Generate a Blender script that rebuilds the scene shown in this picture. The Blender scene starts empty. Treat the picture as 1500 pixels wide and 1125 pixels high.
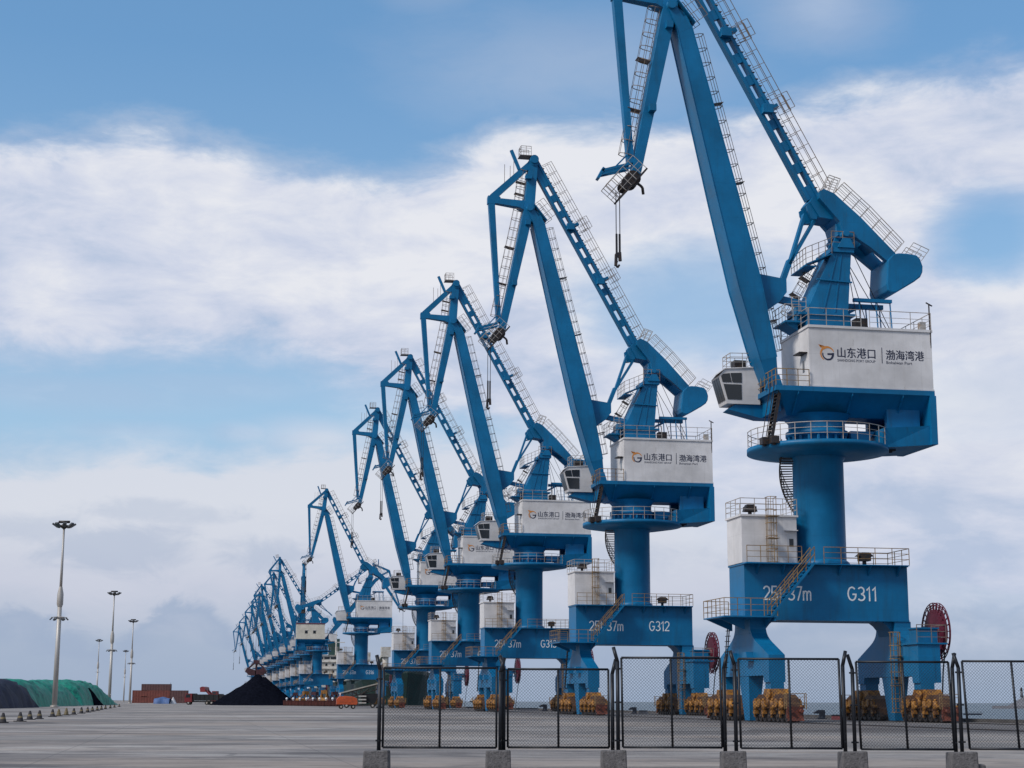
import bpy, math, random
from mathutils import Vector, Matrix, noise
random.seed(7)
scene = bpy.context.scene
COL = scene.collection
rad = math.radians

# ------------------------------------------------------------------ camera
F_PX, CX, CY, CAM_H = 2420.0, 750.0, 562.5, 1.2
PITCH = math.atan((1027.3 - CY) / F_PX)
ROLL = rad(0.19)
cF = Vector((0, math.cos(PITCH), math.sin(PITCH)))
_u0 = Vector((0, -math.sin(PITCH), math.cos(PITCH)))
_r0 = Vector((1, 0, 0))
cR = _r0 * math.cos(ROLL) + _u0 * math.sin(ROLL)
cU = -_r0 * math.sin(ROLL) + _u0 * math.cos(ROLL)
CAM = Vector((0, 0, CAM_H))
cam_data = bpy.data.cameras.new('camera')
cam_data.sensor_width = 36.0
cam_data.lens = F_PX / 1500 * 36.0
cam_data.clip_start = 0.5
cam_data.clip_end = 60000
cam = bpy.data.objects.new('camera', cam_data)
cam.matrix_world = Matrix((
    (cR.x, cU.x, -cF.x, 0), (cR.y, cU.y, -cF.y, 0), (cR.z, cU.z, -cF.z, CAM_H), (0, 0, 0, 1)))
COL.objects.link(cam)
scene.camera = cam


def ray(px, py):
    return cF + cR * ((px - CX) / F_PX) - cU * ((py - CY) / F_PX)


def ground_at(px, dist, z=0.0):
    """point on the level z at forward distance dist, on the bearing of column px"""
    d = ray(px, 1027)
    return Vector((d.x / d.y * dist, dist, z))


# ------------------------------------------------------------------ light
SUN_EL, SUN_AZ = rad(42), rad(-128)       # bearing from +Y, clockwise positive
sd = Vector((math.sin(SUN_AZ) * math.cos(SUN_EL), math.cos(SUN_AZ) * math.cos(SUN_EL), math.sin(SUN_EL)))
sun_data = bpy.data.lights.new('sun', 'SUN')
sun_data.energy = 2.4
sun_data.angle = rad(14)
sun_data.color = (1.0, 0.95, 0.88)
sun = bpy.data.objects.new('sun', sun_data)
sun.rotation_euler = sd.to_track_quat('Z', 'Y').to_euler()
sun.location = (0, 0, 200)
COL.objects.link(sun)
scene.view_settings.view_transform = 'Standard'
scene.view_settings.look = 'None'
scene.view_settings.exposure = 0.0
scene.view_settings.gamma = 1.0


def lin(r, g, b):
    def f(c):
        c /= 255.0
        return c / 12.92 if c <= 0.04045 else ((c + 0.055) / 1.055) ** 2.4
    return (f(r), f(g), f(b), 1.0)


# ------------------------------------------------------------------ sky
class NT:
    """small helper around a node tree"""
    def __init__(self, tree):
        self.t = tree
        self.n = tree.nodes
        self.l = tree.links

    def put(self, sock, v):
        if v is None:
            return
        if hasattr(v, 'is_output'):
            self.l.new(v, sock)
        else:
            sock.default_value = v

    def math(self, op, a, b=None, c=None, clamp=False):
        n = self.n.new('ShaderNodeMath'); n.operation = op; n.use_clamp = clamp
        for i, v in enumerate((a, b, c)):
            self.put(n.inputs[i], v)
        return n.outputs[0]

    def smooth(self, v, a, b):
        n = self.n.new('ShaderNodeMapRange'); n.interpolation_type = 'SMOOTHSTEP'
        self.put(n.inputs[0], v); self.put(n.inputs[1], a); self.put(n.inputs[2], b)
        n.inputs[3].default_value = 0; n.inputs[4].default_value = 1
        return n.outputs[0]

    def noise(self, vec, scale, detail=5, rough=0.55, dist=0.0, color=False):
        n = self.n.new('ShaderNodeTexNoise')
        if vec is not None:
            self.l.new(vec, n.inputs['Vector'])
        n.inputs['Scale'].default_value = scale
        n.inputs['Detail'].default_value = detail
        n.inputs['Roughness'].default_value = rough
        n.inputs['Distortion'].default_value = dist
        return n.outputs['Color' if color else 'Fac']

    def mix(self, fac, a, b):
        n = self.n.new('ShaderNodeMix'); n.data_type = 'RGBA'
        self.put(n.inputs[0], fac); self.put(n.inputs[6], a); self.put(n.inputs[7], b)
        return n.outputs[2]

    def ramp(self, fac, stops, interp='LINEAR'):
        n = self.n.new('ShaderNodeValToRGB'); n.color_ramp.interpolation = interp
        e = n.color_ramp.elements
        while len(e) < len(stops):
            e.new(0.5)
        for i, (p, c) in enumerate(stops):
            e[i].position = p
            e[i].color = c if len(c) == 4 else (*c, 1)
        self.put(n.inputs[0], fac)
        return n.outputs[0]

    def mapping(self, vec, loc=(0, 0, 0), scale=(1, 1, 1), rot=(0, 0, 0)):
        n = self.n.new('ShaderNodeMapping')
        self.l.new(vec, n.inputs[0])
        n.inputs[1].default_value = loc; n.inputs[2].default_value = rot; n.inputs[3].default_value = scale
        return n.outputs[0]


world = bpy.data.worlds.new('World')
scene.world = world
world.use_nodes = True
W_ = NT(world.node_tree)
W_.n.clear()
tc = W_.n.new('ShaderNodeTexCoord').outputs['Generated']
sep = W_.n.new('ShaderNodeSeparateXYZ'); W_.l.new(tc, sep.inputs[0])
az = W_.math('ARCTAN2', sep.outputs[0], sep.outputs[1])          # bearing, radians, 0 = north (+Y)
el = W_.math('ARCSINE', sep.outputs[2])                           # elevation, radians
flat = W_.mapping(tc, scale=(1, 1, 2.6))
n_big = W_.noise(flat, 5.0, 4, 0.5)
n_mid = W_.noise(flat, 14.0, 6, 0.6, 0.3)
n_fine = W_.noise(flat, 42.0, 6, 0.62, 0.4)
wob = W_.math('ADD', W_.math('MULTIPLY', W_.math('SUBTRACT', n_mid, 0.5), 1.0),
              W_.math('MULTIPLY', W_.math('SUBTRACT', n_fine, 0.5), 0.22))
# degrees
AZ = W_.math('MULTIPLY', az, 180 / math.pi)
EL = W_.math('MULTIPLY', el, 180 / math.pi)


def blob(a, e, ra, re, soft=0.55, wamp=0.9):
    """soft patch of sky centred on bearing a, elevation e (degrees), edges ragged by the noise"""
    x = W_.math('DIVIDE', W_.math('SUBTRACT', AZ, a), ra)
    y = W_.math('DIVIDE', W_.math('SUBTRACT', EL, e), re)
    r = W_.math('SQRT', W_.math('ADD', W_.math('MULTIPLY', x, x), W_.math('MULTIPLY', y, y)))
    r = W_.math('ADD', r, W_.math('MULTIPLY', wob, wamp))
    return W_.smooth(r, 1.0 + soft, 1.0 - soft)


def curve_of_bearing(stops):
    """elevation (degrees) as a function of bearing, from a list of (bearing, elevation)"""
    t = W_.smooth(AZ, 0, 1)
    n = W_.n.new('ShaderNodeMapRange'); W_.put(n.inputs[0], AZ)
    n.inputs[1].default_value = -40; n.inputs[2].default_value = 40
    c = W_.ramp(n.outputs[0], [((a + 40) / 80, (e / 40,) * 3) for a, e in stops], 'B_SPLINE')
    return W_.math('MULTIPLY', c, 40)


nish = W_.n.new('ShaderNodeTexSky')
nish.sky_type = 'NISHITA'
nish.sun_disc = False
nish.sun_elevation = SUN_EL
nish.sun_rotation = SUN_AZ
nish.air_density = 1.0; nish.dust_density = 1.2; nish.ozone_density = 2.0
SKY_STRENGTH = 0.15

# high white bank: its upper edge, with the blue above it
top = curve_of_bearing([(-40, 16), (-19, 19.3), (-15, 19.2), (-12.5, 20.0), (-9, 18.8), (-4.5, 18.3), (-2, 19.6),
                        (0, 20.4), (6, 20.2), (11, 20.8), (17, 21.8), (40, 22)])
bot = curve_of_bearing([(-40, 10), (-17, 11.4), (-8, 11.6), (-4, 10.0), (0, 9.0), (6, 7.0), (10, 4), (17, 2), (40, 2)])
d_top = W_.math('ADD', W_.math('SUBTRACT', top, EL), W_.math('MULTIPLY', wob, 2.6))
d_bot = W_.math('ADD', W_.math('SUBTRACT', EL, bot), W_.math('MULTIPLY', wob, 3.5))
bank = W_.math('MULTIPLY', W_.smooth(d_top, -0.35, 1.5), W_.smooth(d_bot, -1.6, 1.4))
gaps = W_.math('MAXIMUM', blob(16.8, 15.4, 1.7, 1.3, 0.7), W_.math('MULTIPLY', blob(6.2, 13.6, 3.0, 1.6, 0.8), 0.75))
gaps = W_.math('MAXIMUM', gaps, W_.math('MULTIPLY', blob(16, 10.0, 3.0, 0.9, 0.8), 0.5))
bank = W_.math('MULTIPLY', bank, W_.math('SUBTRACT', 1.0, gaps))
# low layer down to the horizon
lowtop = curve_of_bearing([(-40, 7.6), (-17, 8.4), (-10, 8.6), (-7, 9.3), (-4, 8.9), (0, 9.6), (8, 12), (17, 13.6), (40, 14)])
low = W_.smooth(W_.math('ADD', W_.math('SUBTRACT', lowtop, EL), W_.math('MULTIPLY', wob, 3.0)), -0.9, 1.2)
wisps = W_.math('MAXIMUM', W_.math('MULTIPLY', blob(11.3, 23.4, 2.2, 1.3, 0.9, 1.6), 0.6),
                W_.math('MULTIPLY', blob(-3.2, 24.5, 1.6, 0.8, 0.9, 1.6), 0.35))
wisps = W_.math('MAXIMUM', wisps, W_.math('MULTIPLY', blob(2.0, 21.8, 5.0, 1.5, 0.95, 1.4), 0.45))
wisps = W_.math('MAXIMUM', wisps, W_.math('MULTIPLY', blob(-6.6, 8.9, 2.0, 0.6, 0.8, 1.2), 0.85))
for a, e, ra, re, k in [(-15.5, 10.2, 4, .5, .45), (-10.5, 10.6, 3, .4, .4), (-9.2, 9.0, 1.0, .3, .6), (-13, 8.9, 2, .3, .45), (-3.5, 10.4, 2.5, .5, .5)]:
    wisps = W_.math('MAXIMUM', wisps, W_.math('MULTIPLY', blob(a, e, ra, re, 0.9, 1.5), k))
# overhead and behind: a broken cover of the same clouds
over = W_.math('MULTIPLY', W_.smooth(W_.math('ADD', n_big, W_.math('MULTIPLY', wob, 0.25)), 0.42, 0.62),
               W_.math('MAXIMUM', W_.smooth(EL, 26, 34), W_.smooth(W_.math('ABSOLUTE', AZ), 28, 40)))
cover = W_.math('MAXIMUM', W_.math('MAXIMUM', bank, W_.math('MULTIPLY', low, 0.93)), W_.math('MAXIMUM', wisps, over))
cover = W_.math('MAXIMUM', cover, W_.math('MULTIPLY', W_.smooth(n_fine, 0.5, 0.8), 0.14))
veil = W_.smooth(EL, 26, 0)
cover = W_.math('MAXIMUM', cover, W_.math('MULTIPLY_ADD', veil, 0.35, 0.45))
# cloud colours: white body, greyer undersides, lavender towards the horizon
body = W_.ramp(W_.math('ADD', W_.math('ADD', n_mid, W_.math('MULTIPLY', W_.math('SUBTRACT', n_big, 0.5), 0.8)),
                       W_.math('MULTIPLY', W_.math('MINIMUM', W_.math('SUBTRACT', EL, 14), 6.0), 0.012)),
               [(0.25, lin(178, 194, 220)), (0.45, lin(206, 213, 231)), (0.68, lin(230, 232, 239))])
lowcol = W_.ramp(W_.math('DIVIDE', W_.math('ADD', EL, W_.math('MULTIPLY', wob, 2.0)), 14),
                 [(0.0, lin(160, 178, 203)), (0.12, lin(170, 184, 207)), (0.27, lin(200, 204, 221)), (0.45, lin(217, 220, 230)), (0.9, lin(213, 219, 231))])
# grey-blue heaps low over the port
wob = W_.math('ADD', W_.math('MULTIPLY', wob, 0.7), W_.math('MULTIPLY', W_.math('SUBTRACT', W_.noise(W_.mapping(tc, scale=(1, 1, 1.7)), 30.0, 8, 0.6, 0.6), 0.5), 1.5))
htop = curve_of_bearing([(-40, 2.4), (-19, 2.9), (-17, 3.1), (-15, 2.7), (-13.4, 1.7), (-12.2, 3.0), (-11.2, 3.9), (-10.2, 3.3), (-9, 1.9), (-7.2, 2.6), (-5, 3.1), (-2, 2.2),
                         (4, 2.2), (9, 2.8), (13, 3.6), (17, 3.2), (40, 2.6)])
hd = W_.math('ADD', W_.math('SUBTRACT', htop, EL), W_.math('MULTIPLY', wob, 1.5))
heaps = W_.math('MULTIPLY', W_.smooth(hd, -0.12, 0.55), W_.math('MULTIPLY_ADD', W_.smooth(hd, 1.6, 0.1), 0.45, 0.42))
for a, e, ra, re, k in [(-13.2, 4.9, 2.2, .8, .42), (-8.6, 4.9, 1.6, .6, .4), (-12.0, 6.3, 2.2, .35, .3), (-16.5, 5.6, 2.5, .5, .3),
                        (11, 5.0, 4, .6, .3), (8, 6.6, 5, .6, .25), (14.5, 7.0, 3, .6, .3), (3, 4.8, 2.5, .6, .3)]:
    heaps = W_.math('MAXIMUM', heaps, W_.math('MULTIPLY', blob(a, e, ra, re, 0.55, 1.9), k))
lowcol = W_.mix(heaps, lowcol, lin(155, 172, 201))
ccol = W_.mix(W_.math('MULTIPLY', low, W_.math('SUBTRACT', 1.0, W_.math('MULTIPLY', bank, 0.8))), body, lowcol)
blueveil = W_.ramp(W_.math('DIVIDE', EL, 26), [(0.0, lin(162, 180, 205)), (0.35, lin(160, 197, 227)), (0.85, lin(92, 160, 214))])
solid = W_.math('MAXIMUM', W_.math('MAXIMUM', bank, low), W_.math('MAXIMUM', wisps, over))
ccol = W_.mix(solid, blueveil, ccol)
bg1 = W_.n.new('ShaderNodeBackground'); W_.l.new(nish.outputs[0], bg1.inputs[0]); bg1.inputs[1].default_value = SKY_STRENGTH
bg2 = W_.n.new('ShaderNodeBackground'); W_.l.new(ccol, bg2.inputs[0]); W_.put(bg2.inputs[1], W_.math('SUBTRACT', 1.0, W_.math('MULTIPLY', W_.smooth(W_.math('ABSOLUTE', AZ), 40, 90), 0.3)))
mx = W_.n.new('ShaderNodeMixShader')
W_.l.new(cover, mx.inputs[0]); W_.l.new(bg1.outputs[0], mx.inputs[1]); W_.l.new(bg2.outputs[0], mx.inputs[2])
wo = W_.n.new('ShaderNodeOutputWorld'); W_.l.new(mx.outputs[0], wo.inputs[0])

# ------------------------------------------------------------------ materials
def material(name, base, rough=0.5, metal=0.0, var=0.0, vscale=1.0, stretch=(1, 1, 1), second=None, bump=0.0, bscale=20.0, thresh=(0.45, 0.7), spec=0.5):
    m = bpy.data.materials.new(name); m.use_nodes = True
    t = NT(m.node_tree)
    b = t.n['Principled BSDF']
    b.inputs['Roughness'].default_value = rough
    b.inputs['Metallic'].default_value = metal
    b.inputs['Specular IOR Level'].default_value = spec
    c = (*base, 1)
    if var or second or bump:
        co = t.n.new('ShaderNodeTexCoord').outputs['Object']
        vec = t.mapping(co, scale=stretch)
    if var or second:
        n1 = t.noise(vec, vscale, 6, 0.6)
        lo = tuple(x * (1 - var) for x in base); hi = tuple(min(1, x * (1 + var)) for x in base)
        col = t.ramp(n1, [(0.3, lo), (0.7, hi)])
        if second:
            n2 = t.noise(vec, vscale * 2.3, 8, 0.68, 0.4)
            f = t.smooth(n2, thresh[0], thresh[1])
            col = t.mix(f, col, (*second, 1))
        t.l.new(col, b.inputs['Base Color'])
    else:
        b.inputs['Base Color'].default_value = c
    if bump:
        bn = t.n.new('ShaderNodeBump'); bn.inputs['Strength'].default_value = bump; bn.inputs['Distance'].default_value = 0.05
        t.l.new(t.noise(vec, bscale, 5, 0.6), bn.inputs['Height'])
        t.l.new(bn.outputs[0], b.inputs['Normal'])
    return m


def crane_paint(name, base, dirt, amount):
    """gloss paint with rain streaks, patchy fading and faint plate seams"""
    m = bpy.data.materials.new(name); m.use_nodes = True
    t = NT(m.node_tree); b = t.n['Principled BSDF']
    co = t.n.new('ShaderNodeTexCoord').outputs['Object']
    streak = t.noise(t.mapping(co, scale=(1.6, 1.6, 0.16)), 1.5, 6, 0.65, 0.3)
    patch = t.noise(co, 0.35, 5, 0.6)
    col = t.ramp(patch, [(0.3, tuple(x * 0.76 for x in base)), (0.7, tuple(x * 1.18 for x in base))])
    col = t.mix(t.math('MULTIPLY', t.smooth(streak, 0.5, 0.78), amount), col, (*dirt, 1))
    sepn = t.n.new('ShaderNodeSeparateXYZ'); t.l.new(co, sepn.inputs[0])
    fr = t.math('FRACT', t.math('DIVIDE', sepn.outputs[2], 2.35))
    seam = t.math('LESS_THAN', fr, 0.012)
    col = t.mix(t.math('MULTIPLY', seam, 0.25), col, (*[x * 0.55 for x in base], 1))
    for k_, sz in ((0, 1.9), (1, 1.9)):
        fr = t.math('FRACT', t.math('ADD', t.math('DIVIDE', sepn.outputs[k_], sz), 0.37))
        col = t.mix(t.math('MULTIPLY', t.math('LESS_THAN', fr, 0.014), 0.2), col, (*[x * 0.5 for x in base], 1))
    rust = t.noise(t.mapping(co, scale=(1.2, 1.2, .35)), 2.2, 8, 0.75, 0.5)
    col = t.mix(t.math('MULTIPLY', t.smooth(rust, 0.62, 0.74), 0.6), col, (0.09, 0.05, 0.035, 1))
    t.l.new(col, b.inputs['Base Color'])
    rg = t.math('MULTIPLY_ADD', patch, 0.35, 0.28)
    t.l.new(rg, b.inputs['Roughness']); b.inputs['Specular IOR Level'].default_value = 0.3
    bn = t.n.new('ShaderNodeBump'); bn.inputs['Strength'].default_value = 0.15; bn.inputs['Distance'].default_value = 0.04
    t.l.new(t.noise(co, 0.9, 3, 0.5), bn.inputs['Height']); t.l.new(bn.outputs[0], b.inputs['Normal'])
    return m


M = {}
M['blue'] = crane_paint('crane_blue', (0.002, 0.145, 0.325), (0.012, 0.085, 0.16), 0.55)
M['white'] = crane_paint('crane_white', (0.68, 0.66, 0.66), (0.45, 0.41, 0.37), 0.35)
M['cream'] = crane_paint('crane_cream', (0.62, 0.58, 0.50), (0.40, 0.34, 0.27), 0.4)
M['rail'] = material('rail_grey_brown', (0.20, 0.17, 0.16), 0.6, 0.2, 0.35, 0.8, second=(0.32, 0.2, 0.1))
M['railw'] = material('rail_pale', (0.42, 0.40, 0.38), 0.6, 0.1, 0.3, 0.8, second=(0.33, 0.2, 0.1))
M['raily'] = material('rail_rusty_yellow', (0.27, 0.17, 0.07), 0.6, 0.0, 0.4, 1.5, second=(0.13, 0.075, 0.05))
M['ochre'] = material('bogie_ochre', (0.32, 0.14, 0.018), 0.6, 0.0, 0.4, 1.6, second=(0.12, 0.05, 0.02), bump=0.3, thresh=(0.46, 0.6))
M['rust'] = material('bogie_rust', (0.10, 0.045, 0.02), 0.7, 0.0, 0.4, 1.6, second=(0.04, 0.022, 0.018), bump=0.3)
M['steel'] = material('dark_steel', (0.035, 0.035, 0.04), 0.55, 0.5, 0.3, 3.0, second=(0.10, 0.055, 0.03))
M['glass'] = material('dark_glass', (0.025, 0.03, 0.036), 0.06, 0.0)
M['red'] = material('reel_red', (0.115, 0.012, 0.028), 0.5, 0.0, 0.3, 1.5)
M['guard'] = material('guard_rust_red', (0.14, 0.035, 0.02), 0.6, 0, 0.4, 2.0, second=(0.05, 0.025, 0.02))
M['pale'] = material('pale_paint', (0.62, 0.52, 0.54), 0.6)
M['letter'] = material('letter_white', (0.74, 0.77, 0.80), 0.5, 0, 0.15, 2.0)
M['navy'] = material('letter_navy', (0.018, 0.022, 0.055), 0.5)
M['orange'] = material('emblem_orange', (0.62, 0.24, 0.05), 0.5)
M['rope'] = material('wire_rope', (0.03, 0.03, 0.035), 0.6, 0.4)
M['lampgrey'] = material('floodlight_grey', (0.09, 0.095, 0.105), 0.5, 0.3, 0.3, 2.0)
M['lamp'] = material('lamp_glass', (0.5, 0.52, 0.55), 0.15)

# ------------------------------------------------------------------ mesh helpers
class MB:
    def __init__(self):
        self.v, self.f, self.s, self.mi = [], [], [], []
        self.cur = 0

    def add(self, vs, fs, smooth=False):
        o = len(self.v)
        self.v += [tuple(p) for p in vs]
        for f in fs:
            self.f.append([i + o for i in f]); self.s.append(smooth); self.mi.append(self.cur)
        return self

    def hexa(self, p):
        """8 points: bottom ring 0-3, top ring 4-7"""
        return self.add(p, [(3, 2, 1, 0), (4, 5, 6, 7), (0, 1, 5, 4), (1, 2, 6, 5), (2, 3, 7, 6), (3, 0, 4, 7)])

    def box(self, x0, x1, y0, y1, z0, z1):
        if x0 > x1: x0, x1 = x1, x0
        if y0 > y1: y0, y1 = y1, y0
        if z0 > z1: z0, z1 = z1, z0
        return self.hexa([(x0, y0, z0), (x1, y0, z0), (x1, y1, z0), (x0, y1, z0), (x0, y0, z1), (x1, y0, z1), (x1, y1, z1), (x0, y1, z1)])

    def tube(self, a, b, r, n=4, r2=None, caps=True, smooth=None):
        a, b = Vector(a), Vector(b)
        d = b - a
        if d.length < 1e-6: return self
        d.normalize()
        h = Vector((0, 0, 1)) if abs(d.z) < 0.9 else Vector((1, 0, 0))
        s = d.cross(h).normalized(); t = d.cross(s)
        r2 = r if r2 is None else r2
        ring = [(math.cos(2 * math.pi * (i + .5) / n), math.sin(2 * math.pi * (i + .5) / n)) for i in range(n)]
        vs = [a + s * (c * r) + t * (e * r) for c, e in ring] + [b + s * (c * r2) + t * (e * r2) for c, e in ring]
        fs = [(i, (i + 1) % n, n + (i + 1) % n, n + i) for i in range(n)]
        self.add(vs, fs, n >= 8 if smooth is None else smooth)
        if caps:
            self.add([vs[i] for i in range(n)], [tuple(reversed(range(n)))])
            self.add([vs[n + i] for i in range(n)], [tuple(range(n))])
        return self

    def path(self, pts, r, n=4):
        for a, b in zip(pts, pts[1:]):
            self.tube(a, b, r, n, caps=False)
        return self

    def beam(self, a, b, side, w0, h0, w1=None, h1=None):
        """box girder from a to b; side = unit vector of its width w; h across"""
        a, b, side = Vector(a), Vector(b), Vector(side)
        d = (b - a).normalized(); up = d.cross(side).normalized()
        w1 = w0 if w1 is None else w1; h1 = h0 if h1 is None else h1
        q = []
        for p, w, h in ((a, w0, h0), (b, w1, h1)):
            for sx, sy in ((-1, -1), (1, -1), (1, 1), (-1, 1)):
                q.append(p + side * (sx * w / 2) + up * (sy * h / 2))
        return self.hexa(q)

    def prism(self, poly, axis, a, b):
        """extrude 2-D polygon; axis 'y': poly in (x, z); axis 'x': poly in (y, z); axis 'z': poly in (x, y)"""
        def P(p, t):
            return {'y': (p[0], t, p[1]), 'x': (t, p[0], p[1]), 'z': (p[0], p[1], t)}[axis]
        n = len(poly)
        vs = [P(p, a) for p in poly] + [P(p, b) for p in poly]
        fs = [(i, (i + 1) % n, n + (i + 1) % n, n + i) for i in range(n)] + [tuple(reversed(range(n))), tuple(range(n, 2 * n))]
        return self.add(vs, fs)

    def lathe(self, prof, n=40, c=(0, 0), smooth=True, a0=0, a1=2 * math.pi):
        """prof: list of (r, z)"""
        full = abs(a1 - a0 - 2 * math.pi) < 1e-6
        m = n if full else n + 1
        for (r0, z0), (r1, z1) in zip(prof, prof[1:]):
            vs = []
            for i in range(m):
                a = a0 + (a1 - a0) * i / n
                vs.append((c[0] + r0 * math.cos(a), c[1] + r0 * math.sin(a), z0))
            for i in range(m):
                a = a0 + (a1 - a0) * i / n
                vs.append((c[0] + r1 * math.cos(a), c[1] + r1 * math.sin(a), z1))
            fs = [(i, (i + 1) % m, m + (i + 1) % m, m + i) for i in range(n)]
            self.add(vs, fs, smooth)
        return self

    def build(self, name, mat, parent=None, bevel=0.0, recalc=True):
        import bmesh
        me = bpy.data.meshes.new(name)
        me.from_pydata(self.v, [], self.f)
        for p, s, mi in zip(me.polygons, self.s, self.mi):
            p.use_smooth = s; p.material_index = mi
        if recalc:
            bm = bmesh.new(); bm.from_mesh(me)
            bmesh.ops.remove_doubles(bm, verts=bm.verts, dist=1e-5)
            bmesh.ops.recalc_face_normals(bm, faces=bm.faces)
            bm.to_mesh(me); bm.free()
        for m in (mat if isinstance(mat, (list, tuple)) else [mat]):
            me.materials.append(m)
        o = bpy.data.objects.new(name, me)
        COL.objects.link(o)
        if parent is not None:
            o.parent = parent
        if bevel:
            bv = o.modifiers.new('bevel', 'BEVEL'); bv.width = bevel; bv.segments = 2; bv.limit_method = 'ANGLE'
        return o


def tag(o, label=None, cat=None, group=None, kind=None):
    if label: o['label'] = label
    if cat: o['category'] = cat
    if group: o['group'] = group
    if kind: o['kind'] = kind
    return o


def empty(name, loc=(0, 0, 0), rz=0.0):
    o = bpy.data.objects.new(name, None)
    o.empty_display_size = 0.5
    o.location = loc; o.rotation_euler = (0, 0, rz)
    COL.objects.link(o)
    return o


def kids(o):
    return [c for c in bpy.data.objects if c.parent == o]


def copy_tree(o, parent=None, skip=(), depth=9):
    c = o.copy(); COL.objects.link(c)
    if parent is not None:
        c.parent = parent
    if depth > 0:
        for ch in kids(o):
            if ch.get('role') in skip:
                continue
            copy_tree(ch, c, skip, depth - 1)
    return c


def railing(mb, pts, h=1.1, step=1.5, r=0.03, mids=(0.35, 0.7), closed=False, up=Vector((0, 0, 1))):
    pts = [Vector(p) for p in pts]
    if closed: pts = pts + [pts[0]]
    for a, b in zip(pts, pts[1:]):
        L = (b - a).length
        n = max(1, round(L / step))
        for i in range(n + 1):
            p = a.lerp(b, i / n)
            mb.tube(p, p + up * h, r, 4)
        mb.tube(a + up * h, b + up * h, r * 1.1, 4)
        for m in mids:
            mb.tube(a + up * m, b + up * m, r * 0.75, 4)


def cage(mb, p0, p1, out, side, depth=0.95, w=0.36, pitch=1.05, r=0.026, off=0.15):
    """ladder with safety hoops"""
    p0, p1, out, side = Vector(p0), Vector(p1), Vector(out), Vector(side)
    d = p1 - p0; L = d.length; d.normalize()
    for s in (-1, 1):
        mb.tube(p0 + side * (s * .25) + out * off, p1 + side * (s * .25) + out * off, r, 4)
    k = int(L / 0.42)
    for i in range(k):
        q = p0 + d * (i + .5) * L / k + out * off
        mb.tube(q - side * .25, q + side * .25, r * .6, 3, caps=False)
    nh = max(2, round(L / pitch))
    for i in range(nh + 1):
        q = p0 + d * (L * i / nh)
        mb.path([q - side * w + out * off, q - side * w + out * (depth * .7), q - side * (w * .6) + out * depth,
                 q + side * (w * .6) + out * depth, q + side * w + out * (depth * .7), q + side * w + out * off], r * 1.1)
    for s, o_ in ((-w, .55), (w, .55), (-w * .6, 1.0), (w * .6, 1.0)):
        mb.tube(p0 + side * s + out * depth * o_, p1 + side * s + out * depth * o_, r * .8, 4)
    # rest platforms
    for f in (0.36, 0.7):
        q = p0 + d * (L * f)
        mb.beam(q + out * .1, q + out * (depth + .1), side, 0.7, 0.03)


def text_mesh(body, w, h, bold=0.0):
    cu = bpy.data.curves.new('lettering', 'FONT')
    cu.body = body; cu.size = 1.0; cu.extrude = 0.004; cu.resolution_u = 3; cu.offset = bold
    o = bpy.data.objects.new('lettering', cu); COL.objects.link(o)
    bpy.context.view_layer.update()
    me = bpy.data.meshes.new_from_object(o.evaluated_get(bpy.context.evaluated_depsgraph_get()))
    bpy.data.objects.remove(o); bpy.data.curves.remove(cu)
    xs = [v.co.x for v in me.vertices]; ys = [v.co.y for v in me.vertices]
    x0, x1, y0, y1 = min(xs), max(xs), min(ys), max(ys)
    for v in me.vertices:
        v.co.x = (v.co.x - x0) / (x1 - x0) * w
        v.co.y = (v.co.y - y0) / (y1 - y0) * h
    return me


def arc(cx, cy, rx, ry, a0, a1, n=12):
    return [(cx + rx * math.cos(rad(a0 + (a1 - a0) * i / n)), cy + ry * math.sin(rad(a0 + (a1 - a0) * i / n))) for i in range(n + 1)]


GLYPH = {   # stroke letters like the painted stencil: advance width, then centre lines
    '1': (.42, [[(.06, .74), (.26, .95), (.26, 0)]]),
    '2': (.6, [arc(.27, .7, .23, .25, 165, -35) + [(.06, .06), (.52, .06)]]),
    '3': (.6, [arc(.26, .72, .21, .23, 150, -80) + arc(.26, .26, .24, .21, 80, -150)]),
    '4': (.6, [[(.4, 0), (.4, .92), (.04, .28), (.54, .28)]]),
    '5': (.6, [[(.48, .95), (.1, .95), (.08, .52)] + arc(.26, .3, .24, .25, 135, -150)]),
    '6': (.6, [[(.42, .95), (.1, .52)] + arc(.27, .28, .23, .23, 150, 505, 20)]),
    '7': (.56, [[(.02, .95), (.48, .95), (.18, 0)]]),
    'G': (.72, [arc(.33, .5, .28, .45, 45, 335, 20) + [(.6, .46), (.36, .46)]]),
    't': (.36, [[(.14, .92), (.14, .2)] + arc(.26, .18, .12, .13, 180, 280, 6)]),
    'm': (.82, [[(.06, 0), (.06, .68)], [(.115, .48)] + arc(.22, .5, .12, .15, 150, 0, 8) + [(.34, 0)], [(.395, .48)] + arc(.5, .5, .12, .15, 150, 0, 8) + [(.62, 0)]]),
    '-': (.36, [[(.03, .4), (.28, .4)]]),
}


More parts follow.
